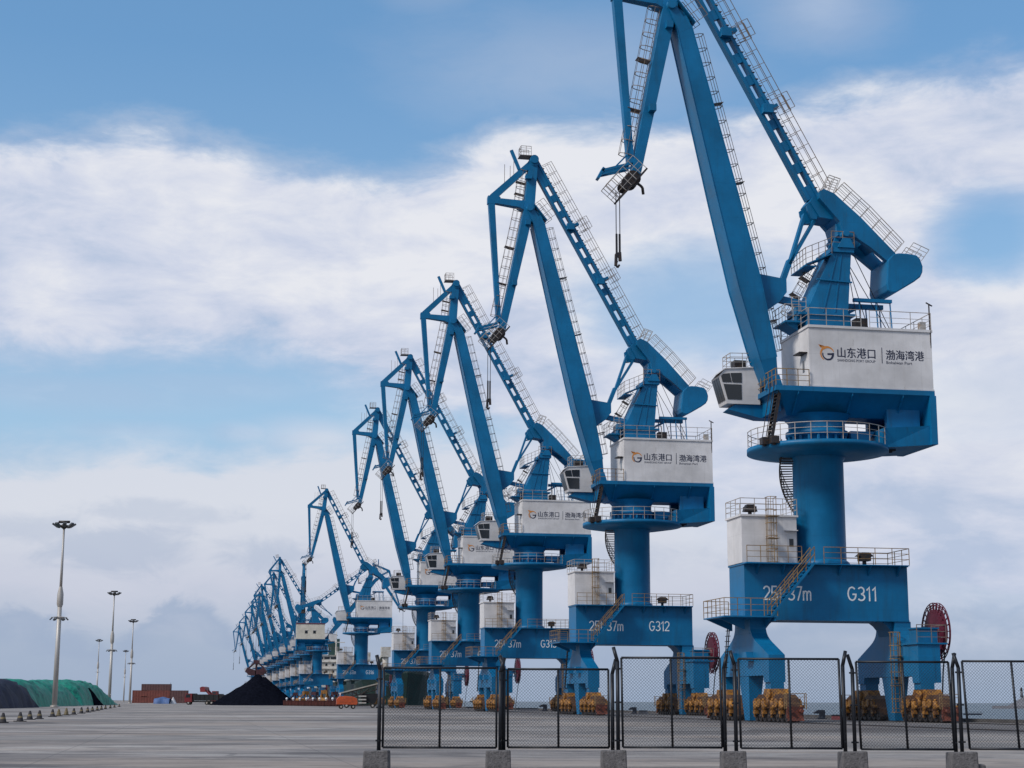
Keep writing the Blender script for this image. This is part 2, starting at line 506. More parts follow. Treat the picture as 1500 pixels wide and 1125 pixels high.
def stroke_mesh(body, w, h, t=.105):
    mb = MB(); x = 0.0
    for ch in body:
        adv, lines = GLYPH[ch]
        for pts in lines:
            P = [Vector((p[0] + x, p[1])) for p in pts]
            L_, R_ = [], []
            for i, p in enumerate(P):
                d0 = (p - P[i - 1]).normalized() if i else None
                d1 = (P[i + 1] - p).normalized() if i < len(P) - 1 else None
                d0 = d0 or d1; d1 = d1 or d0
                n0 = Vector((-d0.y, d0.x)); n1 = Vector((-d1.y, d1.x))
                m = n0 + n1
                m = m.normalized() if m.length > 1e-4 else n0
                k = min(1.9, 1 / max(.3, m.dot(n0)))
                L_.append(p + m * (t / 2 * k)); R_.append(p - m * (t / 2 * k))
            for i in range(len(P) - 1):
                q = [R_[i], R_[i + 1], L_[i + 1], L_[i]]
                mb.add([(a.x, a.y, 0) for a in q] + [(a.x, a.y, .004) for a in q], [(3, 2, 1, 0), (4, 5, 6, 7), (0, 1, 5, 4), (2, 3, 7, 6)] + ([(3, 0, 4, 7)] if i == 0 else []) + ([(1, 2, 6, 5)] if i == len(P) - 2 else []))
        if ch == 't':
            mb.box(x + .02, x + .27, .66, .66 + t * .8, 0, .006)
        x += adv
    me = bpy.data.meshes.new('lettering')
    me.from_pydata(mb.v, [], mb.f)
    x1 = max(v[0] for v in mb.v); x0 = min(v[0] for v in mb.v)
    for v in me.vertices:
        v.co.x = (v.co.x - x0) / (x1 - x0) * w; v.co.y *= h
    return me


def text_on_near(name, body, x_left, z_bot, w, h, y, mat, parent, bold=0.0, twin=0.0):
    """letters on a face that looks towards +y (reads from -x direction): x_left is the viewer's left"""
    me = stroke_mesh(body, w, h) if all(c in GLYPH for c in body) else text_mesh(body, w, h, bold)
    for v in me.vertices:
        a, b, c = v.co
        v.co = (x_left - a, y + c, z_bot + b)
    if twin:                                                  # heavier strokes: the same letters again, a hair to the side and proud
        import bmesh
        bm = bmesh.new(); bm.from_mesh(me)
        g2 = bmesh.ops.duplicate(bm, geom=bm.verts[:] + bm.edges[:] + bm.faces[:])
        bmesh.ops.translate(bm, verts=[e for e in g2['geom'] if isinstance(e, bmesh.types.BMVert)], vec=(-twin, .003, twin * .5))
        bm.to_mesh(me); bm.free()
    me.materials.clear(); me.materials.append(mat)
    o = bpy.data.objects.new(name, me); COL.objects.link(o); o.parent = parent
    return o


# ------------------------------------------------------------------ crane row geometry
RAIL = Vector((math.sin(rad(-10.674)), math.cos(rad(-10.674)), 0))
WAT = Vector((RAIL.y, -RAIL.x, 0))           # towards the water
P1 = Vector((20.18, 108.0, 0))
SPACING = 46.5
CRANE_RZ = math.atan2(-WAT.y, -WAT.x)        # crane local +x = landside, +y = towards the camera along the rails
YV = Vector((0, 1, 0))

# ------------------------------------------------------------------ setting
def build_setting():
    # quay apron: one sheet from the quay edge to far inland
    e = 8.6
    a = P1 + RAIL * -400 + WAT * e
    b = P1 + RAIL * 4200 + WAT * e
    g = MB()
    L = WAT * -4500
    g.add([a, b, b + L, a + L - RAIL * 0], [(0, 1, 2, 3)])
    ap = g.build('quay_apron', None, recalc=False)
    ap.data.materials.clear()
    m = bpy.data.materials.new('concrete_apron'); m.use_nodes = True
    t = NT(m.node_tree); bs = t.n['Principled BSDF']
    co = t.n.new('ShaderNodeTexCoord').outputs['Object']
    n1 = t.noise(co, 0.045, 6, 0.62, 0.5)
    n2 = t.noise(t.mapping(co, scale=(0.5, 1.4, 1), rot=(0, 0, 0.18)), 0.22, 7, 0.66, 0.6)
    n3 = t.noise(co, 7.0, 6, 0.7)
    n4 = t.noise(t.mapping(co, scale=(0.25, 1.6, 1), rot=(0, 0, -0.1)), 0.55, 7, 0.7, 1.0)
    col = t.ramp(n1, [(0.36, (0.12, 0.107, 0.102)), (0.5, (0.235, 0.212, 0.20)), (0.64, (0.38, 0.342, 0.315))])
    col = t.mix(t.math('MULTIPLY', t.smooth(n2, 0.5, 0.62), 0.6), col, (0.40, 0.38, 0.36, 1))
    col = t.mix(t.math('MULTIPLY', t.smooth(n4, 0.5, 0.62), 0.75), col, (0.075, 0.07, 0.076, 1))
    n5 = t.noise(t.mapping(co, scale=(0.03, 0.075, 1), rot=(0, 0, 0.1)), 1.0, 7, 0.62, 0.6)
    n6 = t.noise(t.mapping(co, scale=(0.12, 0.30, 1), rot=(0, 0, -0.12)), 1.0, 7, 0.66, 0.8)
    col = t.mix(t.math('MULTIPLY', t.smooth(n5, 0.52, 0.62), 0.6), col, (0.47, 0.43, 0.395, 1))
    col = t.mix(t.math('MULTIPLY', t.smooth(n5, 0.47, 0.36), 0.6), col, (0.075, 0.067, 0.066, 1))
    col = t.mix(t.math('MULTIPLY', t.smooth(n6, 0.53, 0.66), 0.5), col, (0.055, 0.05, 0.052, 1))
    col = t.mix(t.math('MULTIPLY', t.smooth(n6, 0.44, 0.34), 0.4), col, (0.46, 0.42, 0.39, 1))
    # tyre tracks: long wandering dark lines
    for sc_, lo_, k_ in ((0.013, .006, .55), (0.03, .008, .45), (0.06, .006, .35)):
        iso = t.noise(t.mapping(co, loc=(sc_ * 900, 31, 0)), sc_, 2, 0.4)
        ln_ = t.smooth(t.math('ABSOLUTE', t.math('SUBTRACT', iso, 0.5)), lo_, lo_ * .4)
        col = t.mix(t.math('MULTIPLY', t.math('MULTIPLY', ln_, t.smooth(n2, .4, .6)), k_), col, (0.05, 0.047, 0.05, 1))
    # repaired slabs of a different tone
    br = t.n.new('ShaderNodeTexVoronoi'); br.feature = 'F1'; br.distance = 'CHEBYCHEV'
    t.l.new(t.mapping(co, scale=(.11, .11, .11), rot=(0, 0, .186)), br.inputs['Vector']); br.inputs['Scale'].default_value = 1.0; br.inputs['Randomness'].default_value = .6
    rv = t.n.new('ShaderNodeSeparateColor'); t.l.new(br.outputs['Color'], rv.inputs[0])
    col = t.mix(t.math('MULTIPLY', t.smooth(rv.outputs[0], .62, .64), 0.3), col, (0.40, 0.38, 0.36, 1))
    col = t.mix(t.math('MULTIPLY', t.smooth(rv.outputs[1], .80, .82), 0.4), col, (0.10, 0.095, 0.095, 1))
    col = t.mix(t.math('MULTIPLY', t.smooth(n3, 0.48, 0.7), 0.45), col, (0.11, 0.10, 0.098, 1))
    warm = t.noise(t.mapping(co, loc=(7, 3, 0), scale=(.05, .11, 1)), 1.0, 6, 0.62, 0.8)
    col = t.mix(t.math('MULTIPLY', t.smooth(warm, 0.48, 0.62), 0.5), col, (0.36, 0.295, 0.245, 1))
    blot = t.noise(t.mapping(co, loc=(1, 9, 0), scale=(.35, .5, 1)), 1.0, 7, 0.7, 0.5)
    col = t.mix(t.math('MULTIPLY', t.smooth(blot, 0.52, 0.64), 0.45), col, (0.09, 0.083, 0.082, 1))
    # coal dust and tyre dirt thickening along the working strip by the cranes
    sp = t.n.new('ShaderNodeSeparateXYZ'); t.l.new(co, sp.inputs[0])
    across = t.math('ADD', t.math('MULTIPLY', sp.outputs[0], WAT.x), t.math('MULTIPLY', sp.outputs[1], WAT.y))
    off = across_c = (P1.x * WAT.x + P1.y * WAT.y)
    s1 = t.smooth(t.math('ADD', t.math('SUBTRACT', across, off), t.math('MULTIPLY', t.math('SUBTRACT', n1, .5), 30)), -17, -6)
    col = t.mix(t.math('MULTIPLY', s1, 0.6), col, (0.07, 0.066, 0.07, 1))
    # slab joints
    for ax, sz in ((WAT, 6.0), (RAIL, 6.0)):
        q = t.math('ADD', t.math('MULTIPLY', sp.outputs[0], ax.x), t.math('MULTIPLY', sp.outputs[1], ax.y))
        j = t.math('LESS_THAN', t.math('ABSOLUTE', t.math('SUBTRACT', t.math('FRACT', t.math('DIVIDE', q, sz)), 0.5)), 0.004)
        col = t.mix(t.math('MULTIPLY', j, 0.28), col, (0.06, 0.058, 0.06, 1))
    t.l.new(col, bs.inputs['Base Color'])
    bs.inputs['Specular IOR Level'].default_value = 0.25
    t.l.new(t.math('MULTIPLY_ADD', n2, 0.4, 0.6), bs.inputs['Roughness'])
    bn = t.n.new('ShaderNodeBump'); bn.inputs['Strength'].default_value = 0.35; bn.inputs['Distance'].default_value = 0.03
    t.l.new(t.math('ADD', n3, t.math('MULTIPLY', n2, 2.0)), bn.inputs['Height']); t.l.new(bn.outputs[0], bs.inputs['Normal'])
    ap.data.materials.append(m)
    tag(ap, kind='structure')
    # quay wall and low kerb
    conc = material('quay_concrete', (0.09, 0.085, 0.085), 0.8, 0, 0.4, 0.7, bump=0.4)
    w = MB()
    w.hexa([a + Vector((0, 0, -4)), b + Vector((0, 0, -4)), b + WAT * .6 + Vector((0, 0, -4)), a + WAT * .6 + Vector((0, 0, -4)),
            a + Vector((0, 0, .22)), b + Vector((0, 0, .22)), b + WAT * .6 + Vector((0, 0, .22)), a + WAT * .6 + Vector((0, 0, .22))])
    tag(w.build('quay_wall', conc), kind='structure')
    # crane rails, set a little proud of the concrete
    r = MB()
    for off in (5.0, -5.0):
        p = P1 + WAT * -off - RAIL * 90; q = P1 + WAT * -off + RAIL * 1500
        for o2 in (-.06, .06):
            pass
        r.hexa([p - WAT * .06, q - WAT * .06, q + WAT * .06, p + WAT * .06] and
               [p - WAT * .06 + Vector((0, 0, .004)), q - WAT * .06 + Vector((0, 0, .004)), q + WAT * .06 + Vector((0, 0, .004)), p + WAT * .06 + Vector((0, 0, .004)),
                p - WAT * .06 + Vector((0, 0, .05)), q - WAT * .06 + Vector((0, 0, .05)), q + WAT * .06 + Vector((0, 0, .05)), p + WAT * .06 + Vector((0, 0, .05))])
    tag(r.build('crane_rails', M['steel']), kind='structure')
    # sea
    s = MB()
    S = 30000
    s.add([(-S, -2000, -2.8), (S, -2000, -2.8), (S, S, -2.8), (-S, S, -2.8)], [(0, 1, 2, 3)])
    sea = s.build('sea', None, recalc=False); sea.data.materials.clear()
    m = bpy.data.materials.new('sea_water'); m.use_nodes = True
    t = NT(m.node_tree); bs = t.n['Principled BSDF']
    bs.inputs['Base Color'].default_value = (0.035, 0.075, 0.105, 1)
    bs.inputs['Roughness'].default_value = 0.32
    bs.inputs['IOR'].default_value = 1.33
    co = t.n.new('ShaderNodeTexCoord').outputs['Object']
    bn = t.n.new('ShaderNodeBump'); bn.inputs['Strength'].default_value = 1.0; bn.inputs['Distance'].default_value = 0.9
    t.l.new(t.math('ADD', t.noise(t.mapping(co, scale=(.5, 1, 1)), 0.25, 6, 0.65), t.noise(co, 0.03, 3)), bn.inputs['Height'])
    t.l.new(bn.outputs[0], bs.inputs['Normal'])
    sea.data.materials.append(m)
    tag(sea, kind='structure')


build_setting()

# ------------------------------------------------------------------ portal crane
FOOT, HINGE, REAR, TIP = (3.2, 21.9), (9.75, 47.75), (9.3, 52.7), (12.25, 35.7)
PIVOT, FRONT = (-1.95, 32.1), (-0.35, 34.7)


def uv(p, y=0.0):
    return Vector((p[0], y, p[1]))


def crane_proto():
    root = empty('portal_crane')
    B, U = [], 'upper'

    def part(mb, name, mat, parent=root, upper=False, luff=None, small=False, bevel=0):
        o = mb.build(name, mat, parent, bevel)
        if upper: o['upper'] = 1
        if luff: o['luff'] = luff
        if small: o['role'] = 'small'
        return o

    # ---- portal beam
    m = MB()
    m.box(-5.3, 5.75, -1.5, 1.5, 6.42, 9.82)
    m.box(-5.36, 5.81, -1.58, 1.58, 9.822, 9.94)          # top plate lip
    m.box(-5.3, 5.75, -1.56, 1.56, 6.32, 6.418)
    m.box(2.2, 5.9, 1.5, 2.45, 9.82, 9.9)                 # room balcony floor
    m.box(-5.2, 2.2, 1.583, 2.15, 9.84, 9.9)
    for x in (-4.6, -2.6, -.6, 1.4, 3.2, 4.9):
        m.prism([(1.502, 9.2), (1.502, 9.82), (2.1, 9.82)], 'x', x - .04, x + .04)
    # haunches where the beam meets the legs
    m.prism([(4.398, 6.318), (3.7, 6.318), (4.0, 6.1), (4.25, 5.8), (4.398, 5.4)], 'y', -1.1, 1.1)
    m.prism([(-4.298, 6.318), (-3.6, 6.318), (-3.9, 6.1), (-4.15, 5.8), (-4.298, 5.4)], 'y', -1.1, 1.1)
    beam = part(m, 'portal_beam', M['blue'])
    for nm, (x, z, w, h) in (('25t-37m', (4.54, 7.57, 3.24, .92)), ('G311', (-1.15, 7.6, 1.95, .92))):
        o = text_on_near('lettering', nm, x, z, w, h, 1.504, M['letter'], beam)
        if nm.startswith('G'): o['role'] = 'number'

    # ---- end frames (legs flared along the rails)
    def leg(x0, x1):
        prof = [(1.5, 6.32), (1.5, 5.95), (1.55, 5.72), (1.68, 5.48), (1.9, 5.28), (2.2, 5.1), (2.6, 4.92)]   # concave sweep outwards
        prof += [(4.85, 4.05), (4.85, 2.4), (3.9, 2.4), (3.82, 2.82)]
        full = prof + [(-y, z) for y, z in reversed(prof)]
        q = MB(); q.prism(full, 'x', x0, x1)
        # stiffener frame, lugs
        xo = x1 if x1 > 0 else x0
        s = 1 if x1 > 0 else -1
        for y in (1.6, -1.6):
            q.prism([(y - .55, 3.75), (y + .55, 3.75), (y + .3, 4.3), (y - .3, 4.3)], 'x', xo + s * .002, xo + s * .45)
        q.box(xo, xo + s * .03, -1.45, 1.45, 5.46, 5.5)
        # anchor post
        q.hexa([(x0 + .25, -.5, .06), (x1 - .2, -.5, .06), (x1 - .2, .5, .06), (x0 + .25, .5, .06),
                (x0 + .03, -.95, 2.82), (x1 - .03, -.95, 2.82), (x1 - .03, .95, 2.82), (x0 + .03, .95, 2.82)])
        # pivots over the bogies
        for y in (4.35, -4.35):
            q.box(x0 + .1, x1 - .1, y - .5, y + .5, 2.0, 2.398)
        return q
    part(leg(4.4, 5.45), 'portal_leg', M['blue'])
    lw = leg(-5.4, -4.3)
    lw.box(-5.78, -5.402, 2.9, 4.83, 2.42, 4.78)            # bracket that carries the reel platform
    lw.box(-5.4, -4.32, 2.9, 4.83, 4.0, 4.78)
    part(lw, 'portal_leg', M['blue'])

    # ---- bogies
    def bogie(sx, sy):
        cx, cy = (4.95 if sx > 0 else -4.85), 4.75 * sy
        q = MB()
        w = .42
        q.cur = 1
        q.prism([(cy - 1.5, 1.42), (cy - 1.05, 2.0), (cy + 1.05, 2.0), (cy + 1.5, 1.42), (cy + .3, 1.25), (cy - .3, 1.25)], 'x', cx - w, cx + w)
        for s in (-1, 1):
            q.cur = 0
            c2 = cy + s * 1.55
            q.prism([(c2 - 1.25, .85), (c2 - .9, 1.42), (c2 - .35, 1.66), (c2 + .35, 1.66), (c2 + .9, 1.42), (c2 + 1.25, .85), (c2 + .3, .72), (c2 - .3, .72)], 'x', cx - w - .08, cx + w + .08)
            for t in (-1, 1):
                q.cur = 0
                c3 = c2 + t * .76
                q.prism([(c3 - .7, .42), (c3 - .66, .8), (c3 - .25, 1.02), (c3 + .25, 1.02), (c3 + .66, .8), (c3 + .7, .42), (c3 + .2, .5), (c3 - .2, .5)], 'x', cx - w + .05, cx + w - .05)
                # gear case and motor standing against the frame, both faces
                for f in (-1, 1):
                    q.cur = 1
                    xf = cx + f * (w + .14)
                    q.tube((xf, c3, .72), (xf, c3, 1.3), .17, 8); q.tube((xf, c3, 1.3), (xf, c3, 1.42), .11, 8)
                    q.box(xf - .13, xf + .13, c3 - .17, c3 + .17, .5, .72); q.box(xf - .1, xf + .02, c3 - .34, c3 - .24, .3, .9)
                    q.tube((cx + f * (w + .02), c3 + .36, .95), (cx + f * (w + .3), c3 + .36, .95), .1, 8)
                    q.tube((cx + f * (w + .09), c2, 1.15), (cx + f * (w + .26), c2, 1.15), .26, 10)
        for f in (-1, 1):
            q.tube((cx + f * w, cy, 1.66), (cx + f * (w + .2), cy, 1.66), .3, 10)
            q.tube((cx + f * (w + .1), cy, 1.0), (cx + f * (w + .1), cy, 1.5), .14, 8)
        ob = part(q, 'bogie', [M['rust'], M['ochre']])
        ye = cy + sy * 3.05
        g = MB()
        g.box(cx - .5, cx + .5, ye - .1, ye + .1, .25, .95)
        g.tube((cx - .3, ye, .7), (cx - .3, ye + sy * .45, .7), .12, 8)
        g.tube((cx + .3, ye, .7), (cx + .3, ye + sy * .45, .7), .12, 8)
        g.prism([(ye - .1, .12), (ye + sy * .4, .12), (ye, .5)], 'x', cx - .45, cx + .45)
        part(g, 'rail_guard', M['guard'], ob, small=True)
        g = MB()
        railing(g, [(cx - .62, ye, .8), (cx - .62, ye + sy * .3, .8), (cx + .62, ye + sy * .3, .8), (cx + .62, ye, .8)], .9, 1.2, .028)
        part(g, 'railing', M['raily'], ob, small=True)
        for k in range(8):
            c3 = cy + (k - 3.5) * .77
            g = MB()
            g.tube((cx - .40, c3, .36), (cx + .40, c3, .36), .31, 16)
            g.tube((cx - .46, c3, .36), (cx + .46, c3, .36), .12, 8)
            part(g, 'wheel', M['steel'], ob, small=True)
    for sx in (1, -1):
        for sy in (1, -1):
            bogie(sx, sy)

    # ---- electrical room on the beam
    m = MB()
    m.box(2.15, 5.85, -1.48, 1.48, 9.942, 12.9)
    m.box(2.05, 5.95, -1.58, 1.58, 12.902, 13.02)
    m.box(2.15, 3.0, 1.482, 1.75, 12.0, 12.06)              # door hood
    room = part(m, 'electrical_room', M['white'])
    g = MB(); g.box(2.22, 2.86, 1.482, 1.515, 9.98, 11.85)
    d = part(g, 'door', M['white'], room, small=True)
    g = MB(); g.box(2.4, 2.68, 1.517, 1.53, 11.0, 11.5); part(g, 'window', M['glass'], room, small=True)
    g = MB(); railing(g, [(2.1, 1.5, 13.02), (5.9, 1.5, 13.02), (5.9, -1.5, 13.02), (2.1, -1.5, 13.02)], 1.05, 1.0, .026, closed=True)
    part(g, 'roof_railing', M['railw'], room)
    g = MB(); g.box(4.6, 5.3, .2, .9, 13.3, 13.62); g.box(4.85, 5.05, .45, .65, 13.02, 13.3); g.prism([(4.5, 13.3), (5.4, 13.3), (5.2, 13.75), (4.7, 13.75)], 'y', .3, .8)
    part(g, 'floodlight', M['steel'], room)
    g = MB(); cage(g, (4.0, 1.6, 9.95), (4.0, 1.6, 14.1), (0, 1, 0), (1, 0, 0), .8, .3, .9, .024, .05)
    part(g, 'ladder', M['raily'], room)

    # ---- portal railings, stair, end platform
    g = MB()
    railing(g, [(5.85, 2.42, 9.9), (2.2, 2.42, 9.9)], 1.05, 1.0, .028)
    railing(g, [(.6, 2.12, 9.92), (-5.2, 2.12, 9.92), (-5.3, -1.5, 9.94), (.8, -1.5, 9.94)], 1.05, 1.1, .028)
    part(g, 'beam_railing', M['raily'])
    g = MB(); g.box(-2.9, -2.2, .8, 1.4, 10.2, 10.5); g.box(-2.65, -2.45, 1.0, 1.2, 9.94, 10.2); g.prism([(-3.1, 10.5), (-2.0, 10.5), (-2.3, 10.75), (-2.8, 10.75)], 'y', .8, 1.4)
    part(g, 'floodlight', M['steel'])
    m = MB()
    m.box(4.1, 7.6, 1.56, 2.95, 6.42, 6.5); m.box(5.76, 7.6, -1.4, 1.55, 6.42, 6.5)
    m.prism([(5.76, 6.42), (7.5, 6.42), (5.76, 5.7)], 'y', 1.3, 1.42); m.prism([(5.76, 6.42), (7.5, 6.42), (5.76, 5.7)], 'y', -1.2, -1.08)
    m.box(4.2, 4.3, 1.56, 2.9, 6.2, 6.419); m.prism([(1.6, 6.418), (2.9, 6.418), (1.6, 5.9)], 'x', 4.4, 4.5)
    part(m, 'end_platform', M['blue'])
    g = MB(); railing(g, [(4.1, 2.92, 6.5), (7.58, 2.92, 6.5), (7.58, -1.38, 6.5), (5.9, -1.38, 6.5)], 1.1, .9, .028)
    part(g, 'platform_railing', M['raily'])
    g = MB()
    a, b = Vector((4.5, 0, 6.5)), Vector((1.55, 0, 9.9))
    for y in (2.2, 2.95):
        g.beam(a + YV * y, b + YV * y, YV, .06, .15)
    for i in range(15):
        p = a.lerp(b, (i + .5) / 15)
        g.box(p.x - .14, p.x + .14, 2.235, 2.915, p.z - .02, p.z + .02)
    stair = part(g, 'stair', M['blue'])
    g = MB()
    for y in (2.2, 2.95):
        for h in (.55, 1.0):
            g.tube(a + YV * y + Vector((0, 0, h)), b + YV * y + Vector((0, 0, h)), .035, 4)
        for i in range(6):
            p = a.lerp(b, i / 5) + YV * y
            g.tube(p, p + Vector((0, 0, 1.0)), .03, 4)
    part(g, 'handrail', M['raily'], stair)
    # access ladders down the legs
    g = MB()
    cage(g, (-4.0, 1.9, .6), (-4.0, 1.9, 5.6), (.2, 1, 0), (1, 0, 0), .8, .34, .9, .03, .1)
    part(g, 'ladder', M['raily'])
    g = MB()
    for s in (-.28, .28):
        g.tube((5.9 + s * .1, -2.6 + s, 2.4), (5.9 + s * .1, -1.3 + s, 6.4), .04)
    for i in range(12):
        p = Vector((5.9, -2.6, 2.4)).lerp(Vector((5.9, -1.3, 6.4)), i / 12)
        g.box(p.x - .1, p.x + .1, p.y - .28, p.y + .28, p.z - .02, p.z + .02)
    part(g, 'ladder', M['steel'])

    # ---- cable reel
    m = MB()
    m.box(-6.25, -4.2, 2.7, 4.95, 4.782, 4.88)
    m.box(-5.9, -4.6, 3.0, 4.3, 4.882, 5.75); m.box(-5.98, -4.52, 2.9, 4.4, 5.752, 5.84)
    m.tube((-7.05, 1.3, 5.68), (-5.38, 1.3, 5.68), .28, 10)
    m.beam((-5.402, 1.3, 4.7), (-6.95, 1.3, 5.55), YV, .35, .2)
    part(m, 'reel_platform', M['blue'])
    g = MB(); railing(g, [(-4.25, 4.9, 4.88), (-6.2, 4.9, 4.88), (-6.2, 2.8, 4.88)], 1.1, 1.0, .028)
    part(g, 'reel_railing', M['rail'])
    g = MB()
    cx, cy, cz = -7.2, 1.3, 5.68
    n = 36
    for x0 in (-7.33, -7.07):
        for rr in (1.88, 1.74):
            for i in range(n):
                a0, a1 = 2 * math.pi * i / n, 2 * math.pi * (i + 1) / n
                g.tube((x0, cy + rr * math.cos(a0), cz + rr * math.sin(a0)), (x0, cy + rr * math.cos(a1), cz + rr * math.sin(a1)), .035, 4)
        for i in range(24):
            a0 = 2 * math.pi * i / 24
            g.tube((x0, cy + 1.2 * math.cos(a0), cz + 1.2 * math.sin(a0)), (x0, cy + 1.9 * math.cos(a0), cz + 1.9 * math.sin(a0)), .04, 4)
    g.tube((-7.35, cy, cz), (-7.05, cy, cz), 1.45, 36, smooth=False)
    g.tube((-7.45, cy, cz), (-6.95, cy, cz), .4, 16)
    reel = part(g, 'cable_reel', M['red'])
    g = MB(); g.path([(-7.2, cy + 1.2, cz - 1.3), (-7.0, cy + 1.25, 3.2), (-6.6, cy + 1.6, .3)], .05)
    part(g, 'cable', M['rope'], small=True)

    # ---- column, ring platform
    m = MB()
    m.lathe([(1.66, 9.942), (1.66, 16.75), (1.8, 16.95), (1.8, 17.2)], 48)
    m.lathe([(1.86, 9.95), (1.86, 10.1), (1.66, 10.25)], 48)
    part(m, 'column', M['blue'])
    m = MB()
    m.lathe([(1.7, 17.0), (3.0, 17.05), (4.62, 17.3)], 48); m.lathe([(4.62, 17.3), (4.62, 17.62)], 48); m.lathe([(4.62, 17.62), (1.5, 17.63)], 48)
    ring = part(m, 'ring_platform', M['blue'])
    g = MB()
    pts = [(4.55 * math.cos(2 * math.pi * i / 28), 4.55 * math.sin(2 * math.pi * i / 28), 17.63) for i in range(28)]
    railing(g, pts, 1.12, 9, .028, (.4, .76), closed=True)
    part(g, 'railing', M['railw'], ring)
    for (x, y) in ((-4.75, .9), (4.3, 1.9), (3.9, 2.6)):
        g = MB(); g.box(x - .25, x + .25, y - .3, y + .3, 17.5, 17.95); g.tube((x, y, 17.4), (x, y, 18.0), .12, 8)
        part(g, 'floodlight', M['steel'], small=True)
    # spiral stair round the column
    g = MB()
    N = 46
    for i in range(N):
        a = rad(-140 + 142 * i / (N - 1)); z = 10.3 + (17.2 - 10.3) * i / (N - 1)
        a2 = a + rad(7)
        q = []
        for zz in (z, z + .05):
            for r_, aa in ((1.68, a), (2.5, a), (2.5, a2), (1.68, a2)):
                q.append((r_ * math.cos(aa), r_ * math.sin(aa), zz))
        g.hexa(q)
        if i % 3 == 0: g.tube((2.48 * math.cos(a), 2.48 * math.sin(a), z), (2.48 * math.cos(a), 2.48 * math.sin(a), z + 1.0), .026)
        if i:
            b0 = rad(-140 + 142 * (i - 1) / (N - 1)); z0 = 10.3 + 6.9 * (i - 1) / (N - 1)
            for h in (.5, 1.0):
                g.tube((2.48 * math.cos(b0), 2.48 * math.sin(b0), z0 + h), (2.48 * math.cos(a), 2.48 * math.sin(a), z + h), .026)
            g.tube((2.5 * math.cos(b0), 2.5 * math.sin(b0), z0 - .05), (2.5 * math.cos(a), 2.5 * math.sin(a), z - .05), .06)
    part(g, 'spiral_stair', M['steel'])

    # ================= slewing part
    m = MB()
    m.lathe([(1.75, 17.63), (1.75, 18.35), (2.05, 18.4), (2.05, 18.7), (1.85, 18.72), (1.85, 19.3), (2.3, 19.75)], 48)
    for i in range(20):
        a = 2 * math.pi * i / 20
        m.tube((1.9 * math.cos(a), 1.9 * math.sin(a), 18.0), (1.9 * math.cos(a), 1.9 * math.sin(a), 18.38), .1, 6)
    m.box(-1.95, -3.3, .2, 1.0, 18.0, 18.7); m.prism([(-1.9, 18.72), (-3.6, 18.72), (-3.1, 18.1), (-1.9, 18.0)], 'y', .15, 1.2)
    part(m, 'slewing_bearing', M['blue'], upper=True)
    m = MB()
    m.box(-7.2, 3.75, -2.75, 2.75, 20.98, 21.3)            # deck
    m.hexa([(-6.838, -1.2, 19.6), (2.5, -1.2, 19.6), (2.5, 1.2, 19.6), (-6.838, 1.2, 19.6), (-6.838, -2.72, 20.978), (3.5, -2.72, 20.978), (3.5, 2.72, 20.978), (-6.838, 2.72, 20.978)])   # dished underside
    m.prism([(-2.0, 20.97), (-6.8, 20.97), (-6.8, 19.3), (-2.6, 19.75)], 'y', -1.2, 1.2) if False else None
    for x in (2.2, -1.5, -5.0):
        for s in (-1, 1):
            m.prism([(s * 1.3, 19.7), (s * 2.71, 20.976), (s * 2.71, 20.8), (s * 1.5, 19.6)], 'x', x - .04, x + .04)
    m.box(-7.26, -6.85, -2.76, 2.76, 17.7, 21.3) if False else m.box(-7.27, -6.84, -2.78, 2.78, 17.75, 20.978)
    part(m, 'turntable', M['blue'], upper=True)
    m = MB()
    m.hexa([(-6.838, -2.5, 17.75), (-3.6, -2.3, 17.5), (-3.6, 2.3, 17.5), (-6.838, 2.5, 17.75), (-6.838, -2.6, 19.0), (-3.6, -2.6, 18.75), (-3.6, 2.6, 18.75), (-6.838, 2.6, 19.0)])
    for y in (-1.6, 1.6): m.box(-6.5, -4.2, y - .2, y + .2, 18.7, 19.76) if abs(y) < 1.36 else m.box(-6.5, -4.2, y - .2, y + .2, 18.7, 20.9)
    part(m, 'ballast_box', M['blue'], upper=True)

    # ---- machine house
    m = MB()
    m.box(-7.2, 1.35, -2.6, 2.6, 21.302, 25.25)
    m.box(-7.26, 1.42, -2.68, 2.68, 25.252, 25.42)
    m.box(-7.24, 1.38, -2.64, 2.64, 21.302, 21.42)
    house = part(m, 'machine_house', M['white'], upper=True)
    g = MB(); g.box(1.352, 1.39, 1.2, 2.15, 21.4, 23.5); part(g, 'door', M['white'], house, small=True)
    g = MB(); g.box(1.392, 1.4, 1.45, 1.8, 22.4, 23.2); part(g, 'window', M['glass'], house, small=True)
    g = MB(); g.box(1.352, 1.9, 1.1, 2.3, 23.6, 23.66); part(g, 'door_hood', M['steel'], house, small=True)
    g = MB(); railing(g, [(-2.9, 2.62, 25.42), (-7.2, 2.62, 25.42), (-7.2, -2.62, 25.42), (1.3, -2.62, 25.42)], 1.15, 1.3, .026)
    railing(g, [(1.3, 2.62, 25.42), (-2.3, 2.62, 25.42)], 1.15, 1.2, .026)
    railing(g, [(1.36, 2.62, 25.42), (1.36, -2.62, 25.42)], 1.15, 1.2, .026)
    part(g, 'roof_railing', M['railw'], house)
    g = MB(); g.box(-2.1, -2.9, 1.5, 2.3, 25.42, 26.1); part(g, 'ventilator', M['steel'], house)
    g = MB(); g.box(-6.9, -6.5, 2.1, 2.5, 25.42, 26.0); part(g, 'junction_box', M['railw'], house, small=True)
    g = MB(); g.tube((-7.15, 2.55, 25.4), (-7.15, 2.55, 27.2), .05, 6); g.tube((-7.4, 2.5, 27.1), (-6.95, 2.55, 27.3), .05, 4)
    g.tube((-7.15, 2.55, 24.0), (-7.15, 2.66, 25.4), .04, 6)
